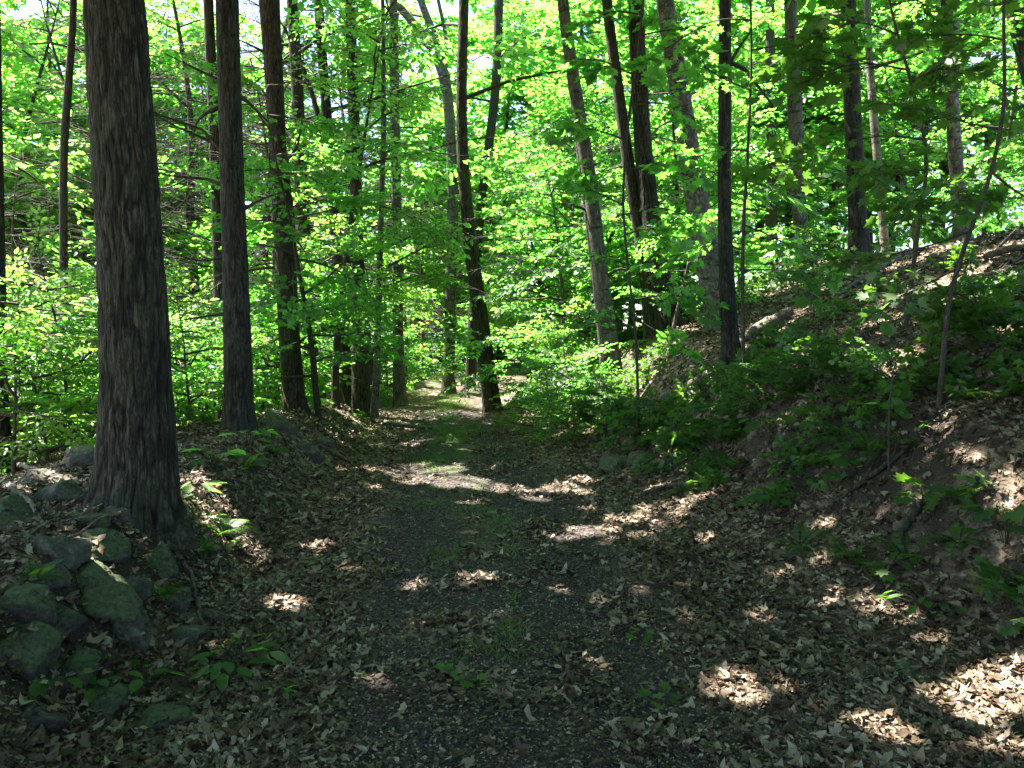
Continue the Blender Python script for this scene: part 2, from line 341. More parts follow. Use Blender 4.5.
# ------------------------------------------------------------------ leaves and sprays
KITE = (np.array([(0, 0, 0), (.42, .33, .07), (1, 0, -.04), (.42, -.33, .07)]), np.array([(0, 1, 2), (0, 2, 3)]))
OVAL = (np.array([(0, 0, 0), (.28, .25, .06), (.68, .23, .04), (1, 0, -.08), (.68, -.23, .04), (.28, -.25, .06)]), np.array([(0, 1, 2, 3), (0, 3, 4, 5)]))
_m = [(0, 0), (-.04, .36), (.2, .25), (.33, .56), (.5, .36), (.72, .5), (.68, .17), (1, 0)]
_o = _m + [(a, -b) for a, b in _m[-2:0:-1]]
MAPLE = (np.array([(.34, 0, -.03)] + [(a, b, .10 * abs(b) - .1 * max(0, a - .5)) for a, b in _o]),
         np.array([(0, k + 1, (k + 1) % len(_o) + 1) for k in range(len(_o))]))
def leaves(shape, pos, axis, nrm, size):
    V0, F0 = shape; axis = unit(axis); side = unit(np.cross(nrm, axis)); nr = np.cross(axis, side)
    V = pos[:, None] + size[:, None, None] * (V0[None, :, 0, None] * axis[:, None] + V0[None, :, 1, None] * side[:, None] + V0[None, :, 2, None] * nr[:, None])
    Fc = F0[None] + (np.arange(len(pos)) * len(V0))[:, None, None]
    return V.reshape(-1, 3), Fc.reshape(-1, F0.shape[1])
def spray_template(seed, shape, nside=6, leaf=.11, per=.1, droop=.12, L=1.0):
    """flat leafy twig along +X, about L long, leaves alternating like beech or maple"""
    r = rng_(seed); segs = []; pos = []; ax = []; nm = []; sz = []
    def twig(p, d, ln, lev):
        n = max(3, int(ln / .12)); pts = [p]
        for k in range(n):
            d = unit(d + r.normal(0, .10, 3) * np.array([1, 1, .6]) + np.array([0, 0, -droop * .25])); pts.append(pts[-1] + d * ln / n)
        pts = np.array(pts)
        for k in range(n): segs.append((pts[k], pts[k + 1], .006 * (1.2 - k / n) / (lev + 1) + .0012))
        m = max(2, int(ln / per))
        for k in range(m):
            t = (k + .6) / m * n; i = min(int(t), n - 1); q = pts[i] + (pts[i + 1] - pts[i]) * (t - i)
            if lev == 0 and t < .25 * n: continue
            for s in ((1, -1) if r.random() < .75 else (1,)):
                dd = unit(pts[i + 1] - pts[i]); sd = np.cross([0, 0, 1.], dd) * s
                a = unit(dd * r.uniform(.3, .9) + sd * r.uniform(.5, 1) + np.array([0, 0, r.normal(-.18, .22)]))
                pos.append(q + a * .02); ax.append(a); nm.append(unit(np.array([0, 0, 1.]) + r.normal(0, .38, 3))); sz.append(leaf * r.uniform(.6, 1.2))
        pos.append(pts[-1]); ax.append(unit(pts[-1] - pts[-2])); nm.append(unit(np.array([0, 0, 1.]) + r.normal(0, .3, 3))); sz.append(leaf)
        if lev == 0:
            for k in range(nside):
                t = (.15 + .8 * k / nside) * n; i = min(int(t), n - 1); s = 1 if k % 2 else -1
                dd = unit(pts[i + 1] - pts[i]); sd = np.cross([0, 0, 1.], dd) * s
                twig(pts[i], unit(dd * .8 + sd * r.uniform(.6, 1.1) + np.array([0, 0, r.normal(0, .12)])), ln * r.uniform(.3, .55) * (1.1 - .6 * k / nside), 1)
    twig(np.zeros(3), np.array([1., 0, .12]), L, 0)
    V, Fc = leaves(shape, np.array(pos), np.array(ax), np.array(nm), np.array(sz))
    tri = np.arange(3) * 2 * np.pi / 3; tv = []; tf = []
    for a, b, rad in segs:
        d = unit(b - a); x = unit(np.cross(d, [0.1, .2, 1.])); y = np.cross(d, x); o = len(tv)
        for e, rr in ((a, rad), (b, rad * .8)):
            for t in tri: tv.append(e + rr * (math.cos(t) * x + math.sin(t) * y))
        for k in range(3): tf.append((o + k, o + (k + 1) % 3, o + 3 + (k + 1) % 3, o + 3 + k))
    return dict(V=V, nv=len(shape[0]), F=shape[1], TV=np.array(tv), TF=np.array(tf))
def place_sprays(tmpls, P, D, Upv, Sc, rng, carve=False, twigs=True, keep=None):
    """returns mesh pieces: leaves (slot 0) and twigs (slot 1)"""
    P = np.asarray(P, float); D = unit(np.asarray(D, float)); Y = unit(np.cross(Upv, D)); Z = np.cross(D, Y)
    which = rng.integers(0, len(tmpls), len(P)); out = []
    for k, t in enumerate(tmpls):
        s = np.nonzero(which == k)[0]
        if not len(s): continue
        def xf(v): return P[s][:, None] + Sc[s][:, None, None] * (v[None, :, 0, None] * D[s][:, None] + v[None, :, 1, None] * Y[s][:, None] + v[None, :, 2, None] * Z[s][:, None])
        V = xf(t['V']).reshape(-1, t['nv'], 3)
        if carve: V = V[~in_hole(V.mean(1))]
        if keep is not None: V = V[keep(V.mean(1))]
        Fc = t['F'][None] + (np.arange(len(V)) * t['nv'])[:, None, None]
        out.append((V.reshape(-1, 3), Fc.reshape(-1, t['F'].shape[1]), 0))
        if twigs:
            TV = xf(t['TV']).reshape(-1, 6, 3)
            if carve: TV = TV[~in_hole(TV.mean(1))]
            TFc = t['TF'][None, :3] + (np.arange(len(TV)) * 6)[:, None, None]
            out.append((TV.reshape(-1, 3), TFc.reshape(-1, 4), 1))
    return out
SPR_HIGH = [spray_template(100 + k, KITE, 6, .165, .14) for k in range(6)]
SPR_OVAL = [spray_template(200 + k, OVAL, 6, .135, .125) for k in range(8)]
SPR_MAPLE = [spray_template(300 + k, MAPLE, 5, .135, .13) for k in range(6)]
SPR_FAR = [spray_template(400 + k, KITE, 5, .26, .24) for k in range(6)]
SPR_TWIGGY = [spray_template(500 + k, MAPLE, 3, .17, .2, L=.8) for k in range(5)]

def limbs_of(trunk_pts, h0, h1, n, length, rng, el=(5, 40), az=None, taper=1.0, step=.55, azw=None):
    """limbs leaving a trunk path; returns wood pieces and spray seats"""
    wood = []; P = []; D = []; tz = trunk_pts[:, 2]
    for k in range(n):
        f = (k + rng.uniform(0, 1)) / n; z = h0 + (h1 - h0) * f
        o = np.array([np.interp(z, tz, trunk_pts[:, 0]), np.interp(z, tz, trunk_pts[:, 1]), z])
        a = k * 2.4 + rng.uniform(-.5, .5)
        if azw is not None: a = rng.normal(azw[0], azw[1])
        e = math.radians(rng.uniform(*el)) ; ln = length * (1 - taper * .75 * f) * rng.uniform(.7, 1.15)
        d = np.array([math.cos(a) * math.cos(e), math.sin(a) * math.cos(e), math.sin(e)])
        m = 6; pts = [o]
        for q in range(m):
            d = unit(d + rng.normal(0, .10, 3) + np.array([0, 0, -.035])); pts.append(pts[-1] + d * ln / m)
        pts = np.array(pts); r0 = .012 + .011 * ln
        wood.append((*tube(pts, np.linspace(r0, .005, m + 1), 5), 1))
        cnt = max(2, int(ln / step))
        for q in range(cnt):
            t = (.22 + .78 * (q + rng.uniform(.2, .8)) / cnt) * m; i = min(int(t), m - 1)
            p = pts[i] + (pts[i + 1] - pts[i]) * (t - i); dd = unit(pts[i + 1] - pts[i]); sd = np.cross([0, 0, 1.], dd)
            for s in (-1, 1):
                P.append(p); D.append(unit(dd * .7 + s * sd * rng.uniform(.3, 1.1) + np.array([0, 0, rng.normal(-.05, .18)])))
        P.append(pts[-1]); D.append(d)
    return wood, np.array(P), np.array(D)
def ups(n, rng, j=.25): return unit(np.array([0, 0, 1.]) + rng.normal(0, j, (n, 3)))

# ------------------------------------------------------------------ ground sheet
def graded(lo, hi, fine_lo, fine_hi, step, grow=1.16):
    a = list(np.arange(fine_lo, fine_hi, step)); s = step; v = a[-1]
    while v < hi: s *= grow; v += s; a.append(v)
    s = step; v = fine_lo; b = []
    while v > lo: s *= grow; v -= s; b.append(v)
    return np.array(b[::-1] + a)
gx = graded(-400, 400, -5, 7, .05); gy = graded(-60, 600, 1.5, 16, .055, 1.12)
X, Yg = np.meshgrid(gx, gy); Z = height(X, Yg)
nx, ny = len(gx), len(gy)
gi = (np.arange(ny - 1)[:, None] * nx + np.arange(nx - 1)[None])
gf = np.stack([gi, gi + 1, gi + nx + 1, gi + nx], -1).reshape(-1, 4)
gme = mesh('ground', [(np.stack([X, Yg, Z], -1).reshape(-1, 3), gf, 0)], [GROUND], True)
u = X - cpath(Yg); nz = fbm(X * 1.6, Yg * 1.6, 31, 4)
gravel = ss(1.15, .7, np.abs(u + nz * .7)) * ss(.02, -.2, nz - .25 + .25 * ss(14, 24, Yg))
grassy = np.clip(ss(.42, .1, np.abs(u + .1 + nz * .5)) * ss(4.5, 8, Yg) * ss(-.2, .1, nz + .05) + ss(10, 14, Yg) * ss(-1.2, -1.7, u) * .7 + ss(.1, .3, nz) * .35, 0, 1) * .8
v_ = u - foot_right(Yg); slope = np.hypot(*np.gradient(Z, gy, gx))
soil = np.clip((ss(.6, 1.1, slope) * ss(9, 7, Yg) + ss(-1.5, -1.9, u) * ss(-4, -3.2, u) * ss(6.5, 5, Yg)) * ss(-.12, .06, fbm(X * 2.5, Yg * 2.5, 77, 3) + .09), 0, 1)
ca = gme.color_attributes.new('cover', 'FLOAT_COLOR', 'POINT')
ca.data.foreach_set('color', np.stack([gravel, grassy, soil, np.ones_like(u)], -1).astype(np.float32).ravel())
g = obj('ground', gme); g['kind'] = 'structure'

# ------------------------------------------------------------------ trees seen as trunks
def px_path(pts, Y, dy=0.0):
    """pixel control points (x, y, width) from the foot upwards -> world axis and radii, standing at distance Y"""
    P = []; R = []
    for k, (a, b, w) in enumerate(pts):
        yy = Y + dy * k; p = at(a, b, yy); P.append(p); R.append(w / F * yy / 2)
    return np.array(P), np.array(R)
def tall_tree(name, pts, Y, m, label, H=14, crown=None, seed=0, seg=14, group=None, ridge=None, flare=(.22, .35), dy=0.0, second=None, leafm=None, dead=None, limbs=None):
    if ridge is None: ridge = .07 if m in (BARK, BARK_DARK, BARK_BROWN) and seg >= 12 else 0
    if ridge and seg < 60: seg = int(min(110, seg * 4))
    P, R = px_path(pts, Y, dy)
    foot = np.array([P[0, 0], P[0, 1], float(height(P[0, 0], P[0, 1]))])
    P[0] = foot - np.array([0, 0, .15])
    if P[1, 2] < P[0, 2] + .2: P = np.delete(P, 1, 0); R = np.delete(R, 1)
    d = unit(P[-1] - P[-2]); d = unit(d + np.array([0, 0, 1.5]))
    while P[-1, 2] < foot[2] + H:
        P = np.vstack([P, P[-1] + d * 1.5]); R = np.r_[R, max(.02, R[-1] * .84)]
    t = thing(name, foot, label, 'tree', group)
    n = max(40, int(H * 6)) if not ridge else 420
    Ps, Rs = resample(P, R, n)
    V, Fq = tube(Ps - foot, Rs, seg, ridge=ridge, flare=flare, seed=seed, freq=max(9, int(30 * R.max() / .24)))
    tm_ = mesh('trunk', [(V, Fq, 0)], [m], True)
    if ridge: fa = tm_.attributes.new('furrow', 'FLOAT', 'POINT'); fa.data.foreach_set('value', FURROW.astype(np.float32).ravel())
    obj('trunk', tm_, t)
    rng = rng_(900 + seed)
    if second is not None:
        P2, R2 = px_path(second, Y + .15, dy); P2[0] = [P2[0, 0], P2[0, 1], float(height(P2[0, 0], P2[0, 1])) - .15]
        d2 = unit(unit(P2[-1] - P2[-2]) + np.array([0, 0, 1.5]))
        while P2[-1, 2] < foot[2] + H * .9: P2 = np.vstack([P2, P2[-1] + d2 * 1.5]); R2 = np.r_[R2, max(.02, R2[-1] * .84)]
        Q, RQ = resample(P2, R2, 90); V, Fq = tube(Q - foot, RQ, seg, flare=(.2, .3), seed=seed + 3)
        obj('trunk', mesh('trunk', [(V, Fq, 0)], [m], True), t)
    for lb in limbs or ():
        Q, RQ = px_path(lb, Y); Q, RQ = resample(Q, RQ, 24); V, Fq = capped(Q - foot, RQ, 9)
        obj('limb', mesh('limb', [(V, Fq, 0)], [m], True), t)
    for lb in dead or ():
        Q, RQ = px_path(lb, Y); Q[1:, 1] += np.linspace(.05, -.5, len(Q) - 1) * rng.choice([-1, 1])
        Q, RQ = resample(Q, RQ, 14); V, Fq = capped(Q - foot, RQ, 5)
        obj('dead_branch', mesh('dead_branch', [(V, Fq, 0)], [TWIG], True), t)
    if crown:
        h0, h1, nl, ln = crown[:4]; h0 = h0 - (2.2 if Y >= 16 else 1.2 if Y > 11 and P[0, 0] < 0 else 0); nl = max(5, int(nl * (THIN if Y >= 13.5 else .55 if P[0, 0] > 0 else 1.15))); tm = crown[4] if len(crown) > 4 else SPR_HIGH; sc = crown[5] if len(crown) > 5 else 1.25
        wood, SP, SD = limbs_of(Ps, foot[2] + h0, min(foot[2] + h1, Ps[-1, 2]), nl, ln, rng, taper=.6, el=(0, 35))
        pcs = place_sprays(tm, SP, SD, ups(len(SP), rng), sc * rng.uniform(.8, 1.25, len(SP)), rng, carve=True)
        pcs = [(v - foot, f, mi) for v, f, mi in wood + pcs]
        obj('crown', mesh('crown', pcs, [leafm or LEAF, TWIG]), t)
    return t

HI = (8.6, 14, 26, 4.6); THIN = .3
tall_tree('oak_tree', [(138, 535, 84), (138, 440, 74), (137, 380, 68), (131, 256, 63), (122, 120, 60), (114, 0, 57)], 5.0, BARK,
    'thickest trunk in the woods with deeply ridged brown bark and flared roots among stones', 15, (7.0, 14.5, 34, 5.2), 1, 300, ridge=.085, flare=(.24, .38))
tall_tree('hemlock_tree', [(240, 452, 33), (239, 400, 29), (235, 256, 25), (231, 150, 23), (227, 0, 22)], 9.0, BARK_DARK,
    'straight dark grey trunk with bare dead twigs, right of the thickest trunk', 14, HI, 2, 28,
    dead=[[(222, 150, 5), (208, 140, 3), (185, 132, 2), (160, 120, 1.2)], [(222, 105, 4), (200, 118, 3), (172, 134, 1.2)], [(223, 185, 5), (205, 178, 3), (180, 180, 2), (160, 178, 1.2)],
          [(222, 152, 5), (200, 128, 3), (172, 122, 2), (155, 117, 1)], [(238, 95, 4), (255, 108, 2.5), (268, 124, 1.2)], [(223, 314, 4), (210, 315, 2.5), (196, 322, 1.2)],
          [(222, 82, 4), (204, 72, 2.5), (185, 70, 1.2)], [(224, 256, 3), (200, 262, 2), (178, 254, 1)], [(242, 210, 4), (262, 200, 2.5), (280, 180, 1)]])
tall_tree('maple_tree', [(296, 422, 27), (293, 395, 22), (287, 300, 21), (284, 215, 22), (277, 150, 17), (275, 90, 18), (269, 0, 20)], 12.5, BARK_BROWN,
    'crooked brown trunk kinking near mid height, standing right of the dead twigs', 14, (8.5, 14, 24, 4.4), 3, 24,
    dead=[[(280, 165, 5), (296, 150, 3), (312, 120, 1.5)], [(287, 300, 4), (276, 290, 2.5), (262, 292, 1)], [(290, 350, 4), (304, 338, 2.5), (315, 336, 1)], [(273, 60, 4), (262, 50, 3), (250, 52, 1.2)]])
tall_tree('maple_tree', [(0, 475, 26), (-3, 400, 20), (-5, 300, 20), (-9, 100, 19), (-10, 0, 18)], 9.0, BARK_DARK,
    'dark trunk cut off by the left edge of the view', 14, (8.0, 14, 28, 5.2), 4, 20)
tall_tree('maple_tree', [(66, 450, 9), (64, 300, 8), (63, 170, 7.5), (66, 110, 7.5), (71, 55, 7), (74, 0, 6.5)], 12.5, BARK_DARK,
    'thin bent dark stem left of the thickest trunk', 13, (8.5, 13, 22, 4.4), 5, 10)
tall_tree('maple_tree', [(226, 420, 13), (220, 300, 12), (214, 120, 11), (208, 0, 10)], 14.0, BARK_BROWN,
    'slim brown trunk close behind the left side of the dead twig trunk', 13, (9.0, 13, 24, 4.4), 6, 12)
tall_tree('maple_tree', [(314, 402, 18), (309, 330, 15), (303, 230, 14), (298, 100, 12), (292, 0, 11)], 17.5, BARK_BROWN,
    'brown trunk standing behind the right side of the crooked brown trunk', 14, (8.2, 13.5, 20, 3.4), 7, 14)
tall_tree('birch_tree', [(278, 400, 9), (277, 330, 8), (275, 200, 8), (272, 60, 7)], 17.0, BARK_GREY,
    'slender grey trunk just left of the crooked brown trunk', 13, (8.5, 13, 18, 3.2), 8, 10)
tall_tree('maple_tree', [(349, 408, 16), (345, 360, 13), (339, 280, 12), (330, 160, 11), (318, 0, 9)], 17.0, BARK_DARK,
    'dark left trunk of the close pair beside the path end', 13, (7.5, 13, 20, 3.6), 9, 12,
    limbs=[[(334, 205, 7), (318, 110, 5), (295, 45, 4), (280, 20, 2)]])
tall_tree('maple_tree', [(362, 410, 21), (360, 350, 17), (358, 280, 14), (356, 180, 12), (352, 60, 11), (350, 0, 10)], 16.5, BARK_BROWN,
    'reddish brown right trunk of the close pair beside the path end', 13, (7.5, 13, 20, 3.6), 10, 14)
tall_tree('maple_sapling', [(374, 416, 8), (378, 330, 6.5), (381, 220, 5.5), (384, 120, 5), (383, 40, 4)], 15.3, BARK_GREY,
    'pencil thin sapling rising from roots at the left path edge', 9, (3.6, 8.6, 16, 1.7, SPR_OVAL, .9), 11, 8, flare=(.2, .9))
tall_tree('maple_tree', [(400, 404, 14), (398, 340, 11), (397, 250, 10), (395, 120, 9.5), (393, 0, 8.5)], 19.5, BARK_GREY,
    'pale slender upright trunk left of the path bend', 14, (6.8, 13.5, 22, 3.3), 12, 12)
tall_tree('ash_tree', [(448, 398, 15), (449, 360, 12), (450, 300, 11), (453, 220, 11), (451, 140, 10), (447, 85, 11), (437, 55, 9), (412, 20, 8), (385, -8, 7)], 24.0, BARK_GREY,
    'pale grey far trunk at the path bend, forking high overhead', 15, (8.4, 15, 22, 4.0), 13, 12,
    limbs=[[(446, 80, 9), (436, 40, 8), (420, 0, 7), (412, -30, 5)], [(444, 75, 6), (447, 40, 4), (438, 0, 3.5), (434, -20, 3)]])
tall_tree('cherry_tree', [(494, 413, 21), (490, 390, 18), (482, 330, 16.5), (470, 240, 14), (463, 170, 12), (461, 100, 11), (464, 0, 10)], 18.0, BARK_BROWN,
    'dark leaning trunk standing at the right edge of the path end', 15, (8.0, 15, 22, 4.2), 14, 18, flare=(.2, .22))
tall_tree('maple_tree', [(470, 394, 11), (474, 300, 10), (480, 210, 9), (487, 160, 9), (496, 90, 9), (499, 0, 9)], 26.0, BARK_DARK,
    'slim trunk crossing behind the leaning path trunk, bending right at the top', 15, (9.5, 15, 20, 4.0), 15, 10)
tall_tree('birch_tree', [(616, 376, 22), (611, 350, 17), (600, 270, 15), (590, 180, 14), (575, 90, 13), (562, 0, 11)], 14.0, BARK_GREY,
    'double stemmed grey tree leaning left at the foot of the bank', 14, (7.8, 13.5, 22, 4.0), 16, 14, dead=[[(596, 215, 4), (578, 205, 3), (560, 208, 1.2)], [(602, 280, 4), (618, 268, 3), (636, 270, 1.2)]],
    second=[(607, 372, 11), (602, 330, 9), (594, 260, 9), (584, 180, 8), (568, 60, 7)])
tall_tree('oak_tree', [(672, 338, 30), (664, 300, 23), (652, 230, 20), (643, 150, 18), (638, 60, 16), (636, 0, 15)], 15.0, BARK,
    'broad brown trunk joined by a thinner leaning stem on the wooded bank', 15, (7.8, 14.5, 24, 4.4), 17, 72, ridge=.08,
    second=[(652, 345, 15), (646, 270, 13), (629, 170, 12), (614, 60, 11), (606, 0, 10)])
tall_tree('birch_tree', [(724, 345, 32), (718, 310, 26), (708, 262, 25), (693, 180, 22), (683, 110, 20), (664, 0, 17)], 13.0, BARK_PALE,
    'pale spotted trunk leaning left behind the thin straight dark trunk', 15, (8.0, 14.5, 22, 4.4), 18, 18)
tall_tree('maple_tree', [(733, 370, 25), (730, 340, 18), (727, 290, 16), (724, 200, 13.5), (725, 100, 13), (725, 0, 11.5)], 10.0, BARK_DARK,
    'thin straight dark trunk with swollen foot on the bank edge', 13, (7.2, 12.5, 24, 4.2), 19, 16,
    limbs=[[(727, 62, 5), (745, 68, 4), (757, 85, 3), (775, 108, 1.5)], [(725, 75, 4), (737, 50, 3), (752, 30, 1.5)]])
tall_tree('birch_tree', [(810, 322, 24), (807, 300, 17), (802, 250, 14), (797, 170, 14), (794, 80, 14), (790, 0, 12)], 12.0, BARK_GREY,
    'grey trunk with a leafy bush at its foot, half way up the slope', 14, (7.6, 13.5, 24, 4.2), 20, 14)
tall_tree('maple_tree', [(860, 250, 22), (857, 210, 18), (853, 120, 17), (850, 40, 15), (848, 0, 14)], 15.0, BARK_DARK,
    'dark trunk wrapped in leaves, next right of the grey trunk with the bush', 14, (5.5, 13.5, 26, 4.0), 21, 14)
tall_tree('birch_tree', [(888, 235, 9), (880, 185, 8), (873, 110, 8), (868, 40, 7)], 18.0, BARK_PALE,
    'slender whitish trunk leaning left high on the slope', 12, (6.0, 12, 20, 3.2), 22, 10)
tall_tree('birch_tree', [(964, 255, 19), (961, 220, 14), (956, 170, 13), (951, 80, 12), (946, 0, 11)], 12.5, BARK_PALE,
    'pale upright trunk near the top of the slope with sun on its foot', 14, (6.6, 13.5, 24, 4.2), 23, 14)
tall_tree('maple_tree', [(772, 300, 14), (771, 200, 12), (770, 60, 10)], 22.0, BARK_DARK,
    'dark far trunk just left of the grey trunk with the bush', 15, (8, 14, 20, 3.6), 24, 10)
tall_tree('oak_tree', [(1075, 230, 26), (1045, 120, 22), (1014, 0, 20)], 17.0, BARK_BROWN,
    'brown trunk at the top right corner leaning left', 14, (8, 14, 22, 4.0), 25, 12)
# unseen trees added around the camera; their crowns darken the foreground
for k, (x, y) in enumerate([(-4.2, -3.0), (5.2, -1.5), (4.6, 4.0), (-7.8, 3.5)]):
    a, b = [(0, 700, 40)], None
    foot = np.array([x, y, float(height(x, y))])
    t = thing('maple_tree', foot, ['grey trunked tree behind the viewer on the left bank', 'tree behind the viewer on the right slope', 'tree on the slope just outside the right edge', 'tree on the left bank just outside the left edge'][k], 'tree')
    Pz = np.array([[x, y, foot[2] - .15], [x + .1, y, 4.], [x, y + .2, 9.], [x - .2, y, 14.]]); Ps, Rs = resample(Pz, [.2, .17, .13, .05], 60)
    V, Fq = tube(Ps - foot, Rs, 14, flare=(.25, .4), seed=k); obj('trunk', mesh('trunk', [(V, Fq, 0)], [BARK], True), t)
    rng = rng_(950 + k); wood, SP, SD = limbs_of(Ps, 5.0, 13.6, 42, 5.2, rng, taper=.6, el=(0, 35))
    pcs = place_sprays(SPR_HIGH, SP, SD, ups(len(SP), rng), 1.25 * rng.uniform(.8, 1.25, len(SP)), rng, carve=True)
    obj('crown', mesh('crown', [(v - foot, f, mi) for v, f, mi in wood + pcs], [LEAF, TWIG]), t)

# ------------------------------------------------------------------ young leafy trees (copied from a few grown ones)
def young_proto(seed, H, n, spread, h0, tm, lm, sc, bm):
    rng = rng_(seed); pts = [np.zeros(3)]; d = np.array([0, 0, 1.])
    for k in range(8): d = unit(d + rng.normal(0, .07, 3) * np.array([1, 1, 0])); pts.append(pts[-1] + d * H / 8)
    P, R = resample(np.array(pts), np.linspace(.012 * H, .006, 9), 40); P[0, 2] -= .2
    V, Fq = tube(P, R, 8, flare=(.15, .3), seed=seed); tr = mesh('trunk', [(V, Fq, 0)], [bm], True)
    wood, SP, SD = limbs_of(P, h0, H * .98, n, spread, rng, taper=.75, el=(-4, 32), step=.5)
    SP = np.vstack([SP, P[-1:]]); SD = np.vstack([SD, [[.2, .1, 1.]]])
    pcs = place_sprays(tm, SP, SD, ups(len(SP), rng, .2), sc * rng.uniform(.75, 1.2, len(SP)), rng)
    return tr, mesh('crown', wood + pcs, [lm, TWIG]), wood + pcs, [lm, TWIG]
YOUNG = [young_proto(1, 7.5, 22, 2.4, 1.2, SPR_OVAL, LEAF, 1.0, BARK_GREY), young_proto(2, 9.0, 24, 2.7, 2.0, SPR_OVAL, LEAF_YELLOW, 1.05, BARK_BROWN),
         young_proto(3, 5.5, 26, 2.0, .7, SPR_OVAL, LEAF, .95, BARK_GREY), young_proto(4, 14., 24, 2.9, 4.0, SPR_FAR, LEAF_YELLOW, 1.15, BARK_DARK),
         young_proto(5, 15., 27, 3.1, 3.2, SPR_FAR, LEAF, 1.2, BARK_BROWN), young_proto(6, 6.5, 28, 2.2, .9, SPR_MAPLE, LEAF, .9, BARK_BROWN)]
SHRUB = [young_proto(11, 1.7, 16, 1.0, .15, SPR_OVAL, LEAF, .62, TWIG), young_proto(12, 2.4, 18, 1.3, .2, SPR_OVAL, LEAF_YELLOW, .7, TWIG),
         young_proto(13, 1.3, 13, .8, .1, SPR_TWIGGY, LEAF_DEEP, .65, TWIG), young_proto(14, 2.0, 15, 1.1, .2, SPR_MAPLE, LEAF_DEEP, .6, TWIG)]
LAND = [(0, 'the view edge'), (66, 'the bent stem'), (131, 'the thickest trunk'), (235, 'the twiggy trunk'), (288, 'the crooked trunk'), (355, 'the close pair'), (398, 'the slender trunk'),
        (452, 'the forking trunk'), (484, 'the leaning trunk'), (600, 'the double stem'), (655, 'the broad trunk'), (706, 'the spotted trunk'),
        (727, 'the straight trunk'), (803, 'the bush trunk'), (855, 'the leafy trunk'), (957, 'the slope trunk'), (1024, 'the right edge')]
ORD = ['nearest', 'second nearest', 'third nearest', 'fourth nearest', 'fifth nearest', 'sixth nearest', 'seventh nearest', 'eighth nearest', 'ninth nearest', 'tenth nearest', 'eleventh nearest', 'twelfth nearest', 'thirteenth nearest']
def gap_labels(spots, fmt):
    """name every plant by the two trunks it shows between and its order in depth there"""
    g = []
    for (px, Y, *_r) in spots:
        xs = [a for a, _ in LAND]; k = int(np.searchsorted(xs, np.clip(px, 1, 1023))) - 1; g.append(k)
    out = []
    for i, s in enumerate(spots):
        same = sorted(j for j in range(len(spots)) if g[j] == g[i]); same.sort(key=lambda j: spots[j][1])
        where = f"between {LAND[g[i]][1]} and {LAND[g[i] + 1][1]}"
        out.append(fmt[s[2]].format(where=where, order=ORD[same.index(i)] if len(same) > 1 else 'only'))
    return out
def put(proto, name, px, Y, sc, rot, label, cat, group):
    f = ground_under(px, Y) ; t = thing(name, f, label, cat, group); t.rotation_euler = (0, 0, rot); t.scale = (sc, sc, sc)
    obj('trunk', proto[0], t); c, s_ = math.cos(rot), math.sin(rot); new = []; hit = False
    M = np.array([[c, -s_, 0], [s_, c, 0], [0, 0, 1]]).T * sc
    for v, fc, mi in proto[2]:          # open the same gaps to the sun that the high canopy has
        k = fc.shape[1]; per = 4 if (mi == 0 and k == 3 and fc.max() % 4 == 3 and len(v) == 2 * len(fc)) else 6 if (mi == 0 and k == 4) else 15 if mi == 0 else 0
        if per and len(v) % per == 0:
            q = v.reshape(-1, per, 3); m = in_hole(q.mean(1) @ M + f)
            if m.any():
                hit = True; nf = len(fc) // len(q); q = q[~m]; fc = (fc[:nf][None] + (np.arange(len(q)) * per)[:, None, None]).reshape(-1, k); v = q.reshape(-1, 3)
        new.append((v, fc, mi))
    obj('crown', mesh('crown', new, proto[3]) if hit else proto[1], t)
    return t
